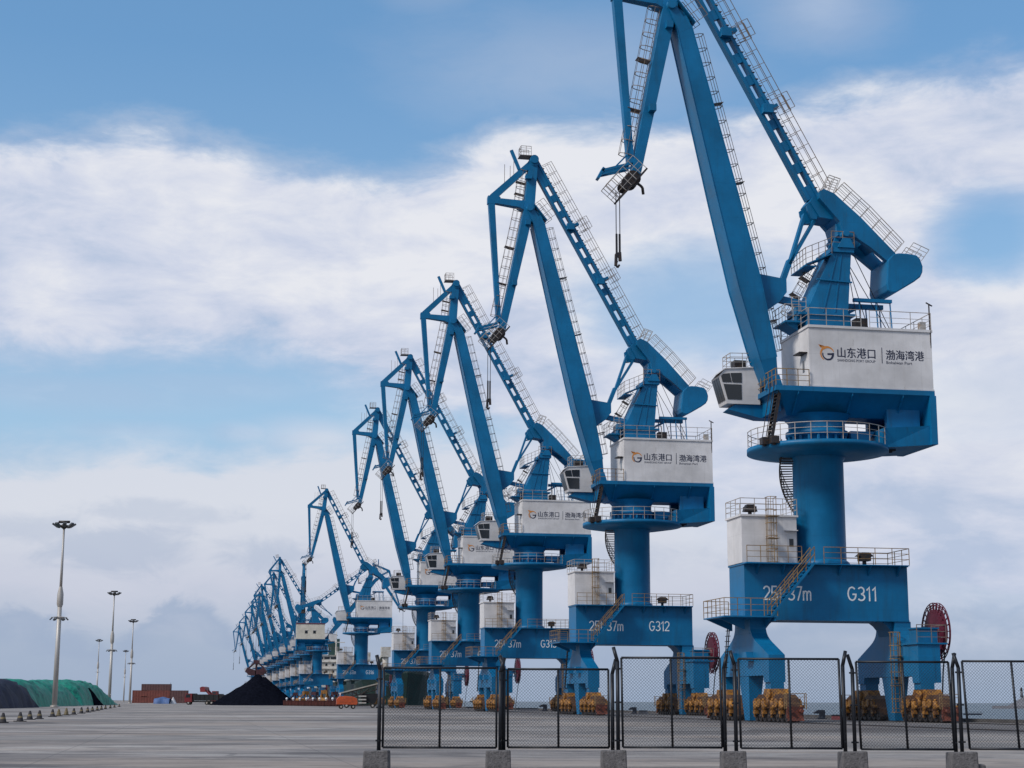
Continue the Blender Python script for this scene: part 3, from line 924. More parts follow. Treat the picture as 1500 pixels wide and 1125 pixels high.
    part(g, 'anemometer_mast', M['steel'], house)
    # lettering
    y = 2.604
    text_on_near('lettering', '山东港口', -.58, 23.31, 2.62, .68, y, M['navy'], house, 0.0, .02)
    text_on_near('lettering', 'SHANDONG PORT GROUP', -.58, 23.05, 2.62, .17, y, M['navy'], house)
    text_on_near('lettering', '渤海湾港', -3.95, 23.30, 2.66, .66, y, M['navy'], house, 0.0, .02)
    text_on_near('lettering', 'Bohaiwan Port', -3.97, 23.02, 1.8, .2, y, M['navy'], house)
    g = MB(); g.box(-3.70, -3.655, y, y + .006, 23.05, 24.1); part(g, 'divider_line', M['navy'], house)
    g = MB()
    c = Vector((.08, 0, 23.52))

    def band(a0, a1, r0a, r1a, r0b, r1b, mi):
        g.cur = mi
        N_ = 14
        for i in range(N_):
            t0, t1 = i / N_, (i + 1) / N_
            pts = []
            for t in (t0, t1):
                an = rad(a0 + (a1 - a0) * t); ri = r0a + (r0b - r0a) * t; ro = r1a + (r1b - r1a) * t
                pts.append(((c.x - ri * math.cos(an)), c.z + ri * math.sin(an))); pts.append((c.x - ro * math.cos(an), c.z + ro * math.sin(an)))
            g.prism([pts[0], pts[1], pts[3], pts[2]], 'y', y, y + .006)
    band(20, 130, .42, .46, .36, .55, 0)          # crest
    band(130, 235, .40, .54, .44, .50, 0)         # back of the neck, tapering
    band(170, 300, .30, .37, .33, .45, 1)         # lower bowl
    band(300, 372, .33, .45, .26, .42, 1)
    g.cur = 1
    g.prism([(c.x + .02, c.z + .05), (c.x - .45, c.z + .05), (c.x - .42, c.z - .07), (c.x + .02, c.z - .07)], 'y', y, y + .005)
    g.cur = 0
    g.prism([(c.x + .42, c.z + .38), (c.x + .62, c.z + .62), (c.x + .52, c.z + .44), (c.x + .2, c.z + .52)], 'y', y, y + .005)
    part(g, 'emblem', [M['orange'], M['navy']], house)

    # ---- front balcony and stair to the ring
    g = MB(); railing(g, [(1.45, 2.72, 21.3), (3.72, 2.72, 21.3), (3.72, -.9, 21.3)], 1.1, .75, .032)
    part(g, 'balcony_railing', M['raily'], upper=True)
    g = MB()
    a, b = Vector((4.05, 0, 17.65)), Vector((3.35, 0, 21.15))
    for y_ in (1.75, 2.5):
        g.beam(a + YV * y_, b + YV * y_, YV, .07, .2)
        for h in (.35,):
            g.tube(a + YV * y_ + Vector((h, 0, .3)), b + YV * y_ + Vector((h, 0, .6)), .03)
    for i in range(14):
        p = a.lerp(b, (i + .5) / 14); g.box(p.x - .13, p.x + .13, 1.8, 2.45, p.z - .025, p.z + .025)
    part(g, 'access_stair', M['steel'], upper=True)

    # ---- operator cab
    m = MB()
    # side profile in (x, z), extruded in y
    y0, y1 = -2.45, -.75
    prof = [(3.6, 20.62), (5.9, 20.62), (6.42, 22.45), (6.0, 22.95), (3.6, 23.12)]
    m.prism(prof, 'y', y0, y1)
    m.box(3.5, 6.3, y0 - .06, y1 + .06, 22.96, 23.03) if False else None
    m.prism([(6.62, 22.5), (6.02, 23.0), (3.55, 23.18), (3.55, 23.12), (6.0, 22.94)], 'y', y0 - .08, y1 + .08)
    cab = part(m, 'operator_cab', M['white'], upper=True)
    # windows: near side two panes
    yw = y1 + .004
    for pl in ([(4.85, 22.05), (5.5, 22.05), (5.62, 22.68), (4.85, 22.72)], [(5.56, 22.05), (6.18, 22.05), (6.28, 22.45), (6.16, 22.6), (5.68, 22.67)],
               [(4.88, 20.9), (5.85, 20.9), (6.12, 21.92), (4.88, 21.92)]):
        g = MB(); g.prism(pl, 'y', y1 + .002, y1 + .03); part(g, 'window', M['glass'], cab, small=True)
    for (ya, yb) in ((-2.35, -1.85), (-1.78, -1.4), (-1.33, -.86)):
        g = MB()
        def fx(z): return 5.9 + (z - 20.62) / (22.45 - 20.62) * .52
        g.hexa([(fx(20.85) + .004, ya, 20.85), (fx(20.85) + .03, ya, 20.85), (fx(20.85) + .03, yb, 20.85), (fx(20.85) + .004, yb, 20.85),
                (fx(22.35) + .004, ya, 22.35), (fx(22.35) + .03, ya, 22.35), (fx(22.35) + .03, yb, 22.35), (fx(22.35) + .004, yb, 22.35)])
        part(g, 'window', M['glass'], cab, small=True)
    g = MB(); railing(g, [(5.6, -.8, 23.1), (3.9, -.8, 23.14), (3.9, -2.4, 23.14), (5.6, -2.4, 23.1)], .95, 1.0, .026, closed=True)
    part(g, 'roof_railing', M['railw'], cab)
    g = MB(); g.box(4.4, 5.2, -1.9, -1.1, 23.12, 23.65); part(g, 'air_conditioner', M['steel'], cab, small=True)
    m = MB(); m.prism([(5.75, 20.25), (5.3, 20.6), (2.4, 20.6), (2.4, 19.75), (3.6, 19.75)], 'y', -2.2, -.9)
    m.box(3.0, 3.4, -2.2, 1.6, 19.8, 20.96)
    part(m, 'cab_beam', M['blue'], upper=True)

    # ---- A-frame tower
    m = MB()
    m.hexa([(1.0, -1.35, 25.422), (-2.1, -1.35, 25.422), (-2.1, 1.35, 25.422), (1.0, 1.35, 25.422),
            (.95, -1.35, 26.4), (-2.05, -1.35, 26.4), (-2.05, 1.35, 26.4), (.95, 1.35, 26.4)])
    m.box(1.5, -2.4, -1.5, 1.5, 26.402, 26.55)
    for s in (-1, 1):
        ya, yb = s * 1.35, s * 1.05
        m.hexa([(.95, min(ya, yb) if s < 0 else yb, 26.552), (-1.95, min(ya, yb) if s < 0 else yb, 26.552), (-1.95, max(ya, yb) if s < 0 else ya, 26.552), (.95, max(ya, yb) if s < 0 else ya, 26.552),
                (-1.0, s * 1.12 - .14, 30.8), (-2.35, s * 1.12 - .14, 30.8), (-2.35, s * 1.12 + .14, 30.8), (-1.0, s * 1.12 + .14, 30.8)])
    for k, x in enumerate((-.2, -1.0)):
        m.beam((x, 1.37, 26.6), (x * .4 - 1.25, 1.28, 30.7), YV, .06, .08)
    # inclined front plate and rear plate
    m.hexa([(.95, -1.04, 26.552), (.7, -1.04, 26.552), (.7, 1.04, 26.552), (.95, 1.04, 26.552), (-1.0, -.97, 30.8), (-1.2, -.97, 30.8), (-1.2, .97, 30.8), (-1.0, .97, 30.8)])
    m.hexa([(-1.7, -1.04, 26.552), (-1.95, -1.04, 26.552), (-1.95, 1.04, 26.552), (-1.7, 1.04, 26.552), (-2.2, -.97, 30.8), (-2.35, -.97, 30.8), (-2.35, .97, 30.8), (-2.2, .97, 30.8)])
    m.tube((.2, 1.4, 28.85), (-2.3, 1.36, 28.75), .06, 6)
    m.box(-.9, -2.5, -1.45, 1.45, 30.802, 31.1)
    for s in (-1, 1):                                        # pivot brackets
        m.prism([(-1.2, 31.102), (-2.6, 31.102), (-2.25, 32.2), (-1.65, 32.2)], 'y', s * .35 - .1, s * .35 + .1)
        m.prism([(-1.3, 31.102), (-2.5, 31.102), (-2.2, 31.75), (-1.7, 31.75)], 'y', s * 1.5 - .06, s * 1.5 + .06)
    m.tube((PIVOT[0], -1.6, PIVOT[1]), (PIVOT[0], 1.6, PIVOT[1]), .22, 12)
    # rear braces and small holes
    tower = part(m, 'tower_frame', M['blue'], upper=True)
    g = MB()
    g.box(.2, 1.0, -1.3, 1.4, 29.7, 29.78)
    g.hexa([(-.9, .1, 30.6), (.9, .1, 29.8), (.9, 1.5, 29.8), (-.9, 1.5, 30.6), (-.9, .1, 30.68), (.9, .1, 29.88), (.9, 1.5, 29.88), (-.9, 1.5, 30.68)])
    part(g, 'tower_platform', M['blue'], tower)
    g = MB()
    railing(g, [(-.9, 1.5, 30.65), (.95, 1.5, 29.85), (.95, -1.3, 29.85)], 1.1, .55, .026)
    railing(g, [(-2.5, -1.4, 31.1), (-2.5, 1.5, 31.1), (-.9, 1.5, 31.1)], 1.1, .7, .03)
    part(g, 'tower_railing', M['rail'], tower)
    g = MB()
    cage(g, (1.55, -.2, 26.55), (-.55, -.2, 30.0), (.85, 0, .5), (0, 1, 0), .7, .3, .8, .024, .1)
    part(g, 'ladder', M['rail'], tower, small=True)
    m = MB()
    m.box(-2.6, -5.4, -1.2, -.8, 27.55, 27.85); m.box(-2.6, -5.3, .6, .9, 27.6, 27.82); m.beam((-2.05, -.9, 26.8), (-3.6, -.9, 27.6), YV, .3, .2)
    for x in (-3.0, -4.2, -5.2):
        m.tube((x, -1.0, 27.6), (x - .1, -1.0, 25.42), .05, 6); m.tube((x, .75, 27.65), (x - .1, .75, 25.42), .05, 6)
    part(m, 'rear_gantry', M['blue'], upper=True)
    # luffing rack and service platform in front of the tower
    m = MB()
    m.beam((2.6, 0, 27.75), (-.2, 0, 27.2), YV, .4, .45)
    m.box(1.0, 2.4, -1.2, 1.2, 25.9, 26.0); m.box(.95, 1.5, -.9, .9, 26.0, 27.0); m.prism([(1.4, 25.42), (2.3, 25.9), (1.4, 25.9)], 'y', -.8, .8)
    part(m, 'luffing_rack', M['blue'], upper=True)
    g = MB(); railing(g, [(1.3, 1.2, 26.0), (2.4, 1.2, 26.0), (2.4, -1.2, 26.0)], 1.1, .6, .026); railing(g, [(1.0, 1.4, 26.55), (2.0, 1.4, 26.55)], 1.0, .5, .026)
    part(g, 'rack_railing', M['railw'], upper=True, small=True)

    # ---- boom
    f, h = uv(FOOT), uv((9.05, 47.0))
    ax = (h - f).normalized()
    pr = ax.cross(YV).normalized()                           # +/- in-plane normal
    if pr.x < 0: pr = -pr
    stations = [(0.0, .75, .72), (.06, 1.15, .95), (.26, 1.62, 1.0), (.5, 1.5, .95), (.97, 1.06, .78), (1.0, .8, .7)]
    m = MB()
    rings = []
    for t, w, d in stations:
        p = f.lerp(h, t)
        rings.append([p + pr * (w / 2) + YV * d, p + pr * (w / 2) - YV * d, p - pr * (w / 2) - YV * d, p - pr * (w / 2) + YV * d])
    for r0, r1 in zip(rings, rings[1:]):
        m.add(r0 + r1, [(0, 1, 5, 4), (1, 2, 6, 5), (2, 3, 7, 6), (3, 0, 4, 7)])
    m.add(rings[0], [(0, 1, 2, 3)]); m.add(rings[-1], [(3, 2, 1, 0)])
    for s in (-1, 1):
        m.prism([(2.6, 21.3), (3.9, 21.3), (3.5, 22.3), (2.9, 22.3)], 'y', s * 1.05 - .1, s * 1.05 + .1)
        # head fork to the jib
        m.beam(f.lerp(h, .96) + YV * (s * .72), uv(HINGE, s * .72), YV, .14, .9, .14, .55)
    # flange plates along the edges
    for s in (-1, 1):
        for q_ in (-1, 1):
            for (t0, w0, d0), (t1, w1, d1) in zip(stations[1:-1], stations[2:-1]):
                m.beam(f.lerp(h, t0) + pr * (q_ * (w0 / 2 + .02)) + YV * (s * d0), f.lerp(h, t1) + pr * (q_ * (w1 / 2 + .02)) + YV * (s * d1), YV, .1, .04)
    # bracket for the link rod
    m.prism([(4.0, 29.3), (1.95, 29.0), (1.95, 28.1), (2.5, 27.4), (3.9, 26.4)], 'y', -.42, -.3)
    m.prism([(4.0, 29.3), (1.95, 29.0), (1.95, 28.1), (2.5, 27.4), (3.9, 26.4)], 'y', .3, .42)
    boom = part(m, 'boom', M['blue'], upper=True, luff='boom')
    g = MB()
    ra = f.lerp(h, .30) - pr * .72; rb = f.lerp(h, .95) - pr * .5
    cage(g, ra, rb, -pr, YV, .95, .36, 1.05)
    rc = f.lerp(h, .08) - pr * .5; rd = f.lerp(h, .30) - pr * .75
    cage(g, rc, rd, -pr, YV, .9, .34, 1.0)
    part(g, 'ladder', M['rail'], boom)
    g = MB()
    q0, q1 = Vector((9.3, -.9, 48.1)), Vector((8.1, -.9, 46.55))
    dd = (q1 - q0); nn = Vector((-dd.z, 0, dd.x)).normalized()
    if nn.x > 0: nn = -nn
    g.hexa([q0, q1, q1 + YV * 1.8, q0 + YV * 1.8, q0 + nn * .06, q1 + nn * .06, q1 + YV * 1.8 + nn * .06, q0 + YV * 1.8 + nn * .06])
    part(g, 'head_platform', M['blue'], boom)
    g = MB()
    for y_ in (0, 1.8):
        railing(g, [q0 + YV * y_, q1 + YV * y_], 1.1, .65, .026, up=nn)
    part(g, 'head_railing', M['rail'], boom)

    # ---- jib
    m = MB()
    m.beam(uv(REAR), uv(HINGE), YV, 1.0, .8, 1.25, 1.0)
    m.beam(uv(HINGE), uv(TIP), YV, 1.25, .95, .9, .62)
    m.beam(uv((9.1, 52.85)), uv((13.3, 48.75)), YV, .6, .55, .6, .65)
    m.beam(uv((13.42, 48.9)), uv((12.55, 36.5)), YV, .6, .62, .6, .42)
    m.beam(uv((13.2, 48.45)), uv((10.3, 48.2)), YV, .6, .52, .9, .7)
    m.beam(uv((10.6, 48.25)), uv((8.3, 46.9)), YV, 1.1, .85, .9, .25)
    m.prism([(13.0, 49.2), (13.75, 48.75), (13.75, 48.1), (12.9, 48.15), (12.5, 48.75)], 'y', -.31, .31)
    m.tube((HINGE[0], -1.0, HINGE[1]), (HINGE[0], 1.0, HINGE[1]), .32, 12)
    m.tube((REAR[0], -.8, REAR[1]), (REAR[0], .8, REAR[1]), .42, 12)
    # small pulley brackets on the beam face
    for t in (.12, .62):
        p = uv(HINGE).lerp(uv(TIP), t)
        m.box(p.x - .35, p.x + .1, .3, 1.0, p.z - .25, p.z + .2)
    for t in (.35,):
        p = uv(REAR).lerp(uv(HINGE), t); m.box(p.x + .1, p.x + .7, .3, .9, p.z - .3, p.z + .1)
    # tail spar
    m.beam(uv((10.7, 51.7), .2), uv((11.5, 53.6), .2), YV, .25, .3)
    jib = part(m, 'jib', M['blue'], upper=True, luff='jib')
    g = MB()
    d = (uv(TIP) - uv(HINGE)).normalized(); n_ = Vector((-d.z, 0, d.x))
    if n_.x < 0: n_ = -n_
    cage(g, uv(HINGE).lerp(uv(TIP), .02) + n_ * .45, uv(HINGE).lerp(uv(TIP), .9) + n_ * .38, n_, YV, .95, .36, .95)
    cage(g, uv(REAR).lerp(uv(HINGE), .25) + n_ * .4, uv(REAR).lerp(uv(HINGE), .95) + n_ * .5, n_, YV, .95, .36, .95)
    part(g, 'ladder', M['rail'], jib)
    g = MB()
    railing(g, [uv((9.6, 53.1), -.6), uv((10.6, 53.1), -.6), uv((10.6, 53.1), .6), uv((9.6, 53.1), .6)], .9, .5, .026)
    g.box(9.4, 10.7, -.65, .65, 53.04, 53.1)
    for x, z0, z1 in ((12.1, 50.0, 52.2), (11.55, 50.6, 52.1), (11.2, 50.8, 52.6)):
        g.tube((x, 0, z0), (x, 0, z1), .03, 4)
    part(g, 'masthead_railing', M['rail'], jib)
    # tip: sheaves in a caged platform, with the side arm
    g = MB()
    for y_ in (-.5, .5):
        g.tube((12.5, y_ - .12, 35.35), (12.5, y_ + .12, 35.35), .52, 18)
        g.tube((12.95, y_ - .1, 34.95), (12.95, y_ + .1, 34.95), .36, 16)
    g.box(12.25, 12.8, -.45, .45, 35.1, 35.8)
    g.beam(uv((11.6, 36.0), 0), uv((13.45, 33.9), 0), YV, 1.7, .12)
    g.path([(12.35, .3, 35.2), (11.95, .3, 34.95), (11.8, .3, 34.8), (11.75, .3, 34.35)], .1, 6)
    sh = part(g, 'sheave_block', M['steel'], jib)
    g = MB()
    for y_ in (-.25, .25): g.beam(uv((12.6, 36.45), y_), uv((14.55, 35.85), y_), YV, .1, .16); g.beam(uv((12.6, 36.15), y_), uv((14.55, 35.6), y_), YV, .1, .12)
    g.beam(uv((14.4, 36.05), 0), uv((14.8, 35.3), 0), YV, .6, .18); g.beam(uv((12.5, 37.4), 0), uv((13.6, 36.2), 0), YV, .1, .1)
    part(g, 'side_arm', M['blue'], jib)
    g = MB()
    nn = Vector((.75, 0, .66))
    for y_ in (-.85, .85):
        railing(g, [uv((11.65, 36.0), y_), uv((13.4, 33.95), y_)], 1.25, .5, .026, up=nn)
    railing(g, [uv((13.4, 33.95), -.85), uv((13.4, 33.95), .85)], 1.25, .5, .026, up=nn)
    part(g, 'tip_railing', M['railw'], jib)

    # ---- tie bar with slotted web
    m = MB()
    a, b = uv((9.25, 52.5)), uv((-.2, 34.85))
    d = (b - a); L = d.length; d.normalize(); n_ = Vector((d.z, 0, -d.x))   # towards lower left
    n_ = -n_ if n_.x < 0 else n_
    hw = .36
    m.beam(a + n_ * hw, b + n_ * hw, YV, .62, .24); m.beam(a - n_ * hw, b - n_ * hw, YV, .62, .24)
    t = 0.0
    edges = [0.0, 3.6]
    while edges[-1] < L - 1.0: edges.append(edges[-1] + 1.72)
    slot = 1.02
    pos = 0.0
    for e_ in edges[1:] + [L + slot]:
        p, q = a + d * pos, a + d * min(e_ - slot, L)
        if (q - p).length > .05: m.beam(p, q, YV, .42, hw * 2 - .2)
        pos = e_
        if pos > L: break
    for tt in (.36, .66):
        p = a + d * (L * tt); m.box(p.x - .35, p.x + .35, .32, .8, p.z - .3, p.z + .3); m.beam(p - n_ * .5, p - n_ * 1.0, YV, .5, .3)
    m.tube(a - YV * .6, a + YV * .6, .4, 12)
    tie = part(m, 'tie_bar', M['blue'], upper=True, luff='tie')
    g = MB()
    up = -n_
    p, q = a + d * .6 - n_ * .5, b - d * .3 - n_ * .5
    for y_ in (-.38, .38):
        railing(g, [p + YV * y_, q + YV * y_], 1.05, 1.05, .025, (.55,), up=up)
    k = int(L / .55)
    for i in range(k):
        r_ = p.lerp(q, (i + .5) / k); g.box(r_.x - .12, r_.x + .12, -.36, .36, r_.z - .02, r_.z + .01)
    for tt in (.36, .66):
        r_ = p.lerp(q, tt)
        for y_ in (-.38, .38): railing(g, [r_ + up * .5 + YV * y_ - d * .6, r_ + up * .5 + YV * y_ + d * .6], 1.0, .6, .025, (.5,), up=up)
    part(g, 'walkway', M['rail'], tie)

    # ---- balance lever with its ballast drum
    lv = [(-.55, 35.16), (-1.26, 34.89), (-3.11, 33.3), (-5.48, 30.94), (-4.96, 30.3), (-3.68, 31.3), (-2.61, 31.95), (-1.89, 31.9), (-1.6, 32.95), (-.2, 34.5), (-.2, 34.95)]
    m = MB()
    for s in (-1, 1):
        m.prism(lv, 'y', s * 1.15 - .22, s * 1.15 + .22)
    m.prism([(.3, 34.35), (.05, 34.7), (-.8, 34.85), (-1.2, 34.3), (-1.3, 33.2), (-.35, 33.3)], 'y', -.92, .92)
    m.prism([(-3.9, 32.2), (-4.5, 31.6), (-4.35, 31.3), (-3.75, 31.9)], 'y', -.925, .925)
    m.prism([(-1.5, 32.9), (-2.5, 32.9), (-2.4, 32.1), (-1.6, 32.1)], 'y', -.925, .925)
    # hook-shaped front ears for the link rod
    for s in (-1, 1): m.prism([(.45, 33.75), (.5, 34.1), (.1, 34.4), (-.4, 33.9), (-.2, 33.2), (.15, 33.2)], 'y', s * .7 - .08, s * .7 + .08)
    lever = part(m, 'balance_lever', M['blue'], upper=True, luff='lever')
    dr = [(-4.85, 30.4), (-5.3, 30.86), (-5.7, 30.94), (-6.31, 30.94), (-6.95, 30.86), (-7.2, 30.6), (-7.36, 30.1), (-7.33, 29.7), (-7.15, 29.35), (-6.7, 29.0), (-5.4, 28.2), (-5.05, 28.15), (-4.8, 28.3), (-4.7, 28.7)]
    m = MB(); m.prism(dr, 'y', -1.5, 1.5)
    part(m, 'ballast_drum', M['blue'], lever, bevel=.08)
    g = MB()
    tp = [(-.7, 35.2), (-1.3, 34.92), (-3.11, 33.34), (-5.45, 30.99)]
    for y_ in (.95, 1.35):
        for (p, q) in zip(tp[1:], tp[2:]):
            railing(g, [uv(p, y_), uv(q, y_)], 1.05, .95, .026, up=Vector((-.66, 0, .75)))
        railing(g, [uv((-.5, 35.15), y_), uv((-1.3, 34.92), y_)], 1.1, .4, .03, up=Vector((-.4, 0, .92)))
    for y_ in (.2, 1.4):
        railing(g, [uv((-6.2, 30.95), y_), uv((-7.3, 30.5), y_)], 1.0, .6, .026, up=Vector((-.6, 0, .8)))
    part(g, 'walkway', M['railw'], lever)
    # ---- link rod
    m = MB()
    m.beam(uv((1.55, 30.4)), uv((2.2, 28.7)), YV, .5, .34)
    m.beam(uv((-.28, 33.3)), uv((1.62, 30.1)), YV, .5, .2); m.beam(uv((.4, 33.7)), uv((1.5, 30.35)), YV, .5, .2)
    m.beam(uv((.1, 33.1)), uv((.62, 33.0)), YV, .4, .1)
    part(m, 'link_rod', M['blue'], upper=True, luff='link')
    # ---- stays and hoist ropes from the house to the lever and the masthead
    m = MB()
    for (p, q) in (((-2.2, .3, 31.2), (-3.9, .3, 25.5)), ((-2.3, -.2, 31.2), (-5.6, -.2, 25.5)), ((-3.2, -.4, 31.2), (-5.9, -.4, 25.5)), ((-2.2, .6, 31.0), (-3.0, .6, 25.5))):
        m.tube(p, q, .028, 4)
    part(m, 'hoist_rope', M['rope'], upper=True, luff='stay')
    m = MB()
    for x in (13.55, 13.3): m.tube((x, 0, 34.6), (x, 0, 31.55), .035, 4)
    for x in (13.53, 13.32):
        m.tube((x, 0, 31.6), (x, 0, 30.1), .075, 6)
    o = part(m, 'load_rope', M['rope'], upper=True, luff='hook')
    m = MB()
    m.tube((13.56, 0, 30.2), (13.6, 0, 29.4), .11, 6); m.tube((13.33, 0, 30.35), (13.3, 0, 29.75), .12, 6)
    m.box(13.3, 13.6, -.1, .1, 30.0, 30.3)
    m.path([(13.5, 0, 29.75), (13.6, 0, 29.5), (13.48, 0, 29.3), (13.35, 0, 29.5)], .07, 6)
    o = part(m, 'hook', M['steel'], upper=True, luff='hook')
    return root


PROTO = crane_proto()


def rot2(p, ang):
    c, s = math.cos(ang), math.sin(ang)
    return (p[0] * c - p[1] * s, p[0] * s + p[1] * c)


def pose(root, slew=0.0, boom_d=0.0, jib_d=0.0, rope=0.0):
    """turn the slewing part and swing the boom down; positive boom_d lowers it (degrees)"""
    def sub(a, b): return (a[0] - b[0], a[1] - b[1])
    def add(a, b): return (a[0] + b[0], a[1] + b[1])
    def ang(a): return math.atan2(a[1], a[0])
    def ln(a): return math.hypot(*a)
    ba = -rad(boom_d)
    hinge = add(FOOT, rot2(sub(HINGE, FOOT), ba))
    ja = rad(jib_d)
    rear = add(hinge, rot2(sub(REAR, HINGE), ja))
    tip = add(hinge, rot2(sub(TIP, HINGE), ja))
    # lever front on its circle, tie bar length kept
    r, Lt = ln(sub(FRONT, PIVOT)), ln(sub(REAR, FRONT))
    dv = sub(rear, PIVOT); D = ln(dv)
    if D > r + Lt: front = add(PIVOT, (dv[0] / D * r, dv[1] / D * r))
    else:
        ca = max(-1, min(1, (r * r + D * D - Lt * Lt) / (2 * r * D)))
        best = None
        for s in (-1, 1):
            an = ang(dv) + s * math.acos(ca)
            p = add(PIVOT, (r * math.cos(an), r * math.sin(an)))
            if best is None or ln(sub(p, FRONT)) < ln(sub(best, FRONT)): best = p
        front = best
    la = ang(sub(front, PIVOT)) - ang(sub(FRONT, PIVOT))

    def about(p_from, p_to, a):
        # rotation in the x-z plane by a (counter-clockwise seen with x right, z up), mapping p_from to p_to
        R = Matrix.Rotation(-a, 4, 'Y')
        return Matrix.Translation(uv(p_to)) @ R @ Matrix.Translation(-uv(p_from))
    ta = ang(sub(rear, front)) - ang(sub(REAR, FRONT))
    bpt = (1.95, 28.6); lpt = (.1, 33.7)
    b2 = add(FOOT, rot2(sub(bpt, FOOT), ba)); l2 = add(PIVOT, rot2(sub(lpt, PIVOT), la))
    ka = ang(sub(b2, l2)) - ang(sub(bpt, lpt))
    T = {'boom': about(FOOT, FOOT, ba), 'jib': about(HINGE, hinge, ja), 'lever': about(PIVOT, PIVOT, la),
         'tie': about(FRONT, front, ta), 'link': about(lpt, l2, ka),
         'hook': Matrix.Translation(uv(sub(tip, TIP))), 'stay': Matrix.Identity(4)}
    S = Matrix.Rotation(rad(slew), 4, 'Z')
    for c in kids(root):
        if c.get('upper'):
            m = T[c['luff']] if c.get('luff') else Matrix.Identity(4)
            if c.get('luff') == 'hook' and rope:
                m = Matrix.Translation((0, 0, -rope)) @ m if c.name.startswith('hook') else m @ Matrix.Translation((0, 0, 34.2)) @ Matrix.Diagonal((1, 1, (4.1 + rope) / 4.1, 1)) @ Matrix.Translation((0, 0, -34.2))
            c.matrix_local = S @ m


cranes = [
    # (place along the row, slew, boom, jib, extra rope, number, label, keep small parts)
    (0.00, 0, 0, 0, 0, 'G311', 'nearest and largest blue portal crane, numbered G311, its jib cut by the picture top', True),
    (1.03, 0, .5, .3, 1.2, 'G312', 'second blue portal crane, numbered G312, standing between the cranes G311 and G313', True),
    (2.09, 0, .3, -.6, 1.5, 'G313', 'third blue portal crane, numbered G313, whose jib hangs over the booms behind', True),
    (3.08, 0, .2, -.6, 1.5, 'G314', 'fourth blue portal crane, just behind the crane G313, its number mostly hidden', True),
    (4.10, 0, 0, -.3, 1.5, 'G315', 'fifth blue portal crane from the right, the next one behind the fourth', True),
    (6.62, 0, .5, 1.5, 2.5, 'G316', 'sixth blue portal crane from the right, standing alone between the fifth and the far cluster', False),
    (9.85, 178, 26, 22, 6, 'G317', 'far blue crane turned seaward, boom lowered right, cream house with two windows', False),
    (10.95, 0, 2, -8, 4, 'G318', 'far blue crane with the tallest left leaning boom of the distant cluster', False),
    (11.75, 88, 2, 0, 4, 'G319', 'far blue crane seen end on, its boom an upright mast behind the cream house', False),
    (12.65, 0, -1, -7, 4, 'G320', 'far blue crane whose boom runs close behind the tallest one of the cluster', False),
    (14.0, 0, 3.5, -12, 4, 'G325', 'far blue crane with its jib folded lowest, between the tall booms and the left cluster', False),
    (16.3, 0, -1, -3, 4, 'G326', 'small far blue crane with the steepest boom inside the left cluster', False),
    (15.3, 0, 1.5, -6, 4, 'G321', 'small far blue crane whose jib head shows just left of the tall far booms', False),
    (17.4, 0, 2, -5, 5, 'G322', 'smaller far blue crane, third from the left end of the row', False),
    (20.0, 0, 2, -4, 6, 'G323', 'very small far blue crane, second from the left end of the row', False),
    (23.0, 0, 3, -4, 7, 'G324', 'farthest and smallest blue crane at the left end of the row', False),
]
CR = {}
for k, (i, slew, bd, jd, rp, num, label, small) in enumerate(cranes):
    if k == 0:
        c = PROTO
    else:
        c = copy_tree(PROTO, None, () if small else ('small',))
        for pb in kids(c):
            if pb.name.startswith('portal_beam'):
                for t in kids(pb):
                    if t.get('role') == 'number':
                        if k < 6:
                            me = stroke_mesh(num, 1.95, .92)
                            for v in me.vertices:
                                a, b, d = v.co
                                v.co = (-1.15 - a, 1.504 + d, 7.6 + b)
                            me.materials.clear(); me.materials.append(M['letter'])
                            t.data = me
                        else:
                            bpy.data.objects.remove(t)
    c.location = P1 + RAIL * (SPACING * i)
    c.rotation_euler = (0, 0, CRANE_RZ)
    tag(c, label, 'crane', 'blue portal cranes along the quay')
    CR[k] = c
for k, (i, slew, bd, jd, rp, num, label, small) in enumerate(cranes):
    pose(CR[k], slew, bd, jd, rp)

# the seaward crane has an older, taller cream house with two windows
for h in kids(CR[6]):
    if h.name.startswith('machine_house'):
        for c in kids(h):
            if c.name.startswith(('lettering', 'emblem', 'divider')): bpy.data.objects.remove(c)
        m = MB(); m.box(-7.2, 2.2, -2.9, 2.9, 21.302, 26.2); m.cur = 1; m.box(-7.3, 2.3, -3.0, 3.0, 26.202, 26.5)
        me = m.build('machine_house', [M['cream'], M['red']]); d = me.data; bpy.data.objects.remove(me); h.data = d
        for x in (-1.2, -3.9):
            g = MB(); g.box(x - .45, x + .45, -2.93, -2.902, 23.1, 24.1); o = g.build('window', M['glass'], h)
            g = MB(); g.box(x - .62, x + .62, -3.0, -2.932, 24.12, 24.25); o = g.build('window_hood', M['white'], h)
bpy.context.view_layer.update()
# ------------------------------------------------------------------ fence panels and their footings
M['fence'] = material('fence_black', (0.012, 0.015, 0.022), 0.45, 0.3, 0.4, 6.0)
M['wire'] = material('fence_wire', (0.02, 0.024, 0.03), 0.5, 0.5)
M['block'] = material('footing_concrete', (0.135, 0.13, 0.135), 0.9, 0, 0.3, 6.0, second=(0.07, 0.068, 0.07), bump=0.6, bscale=30)


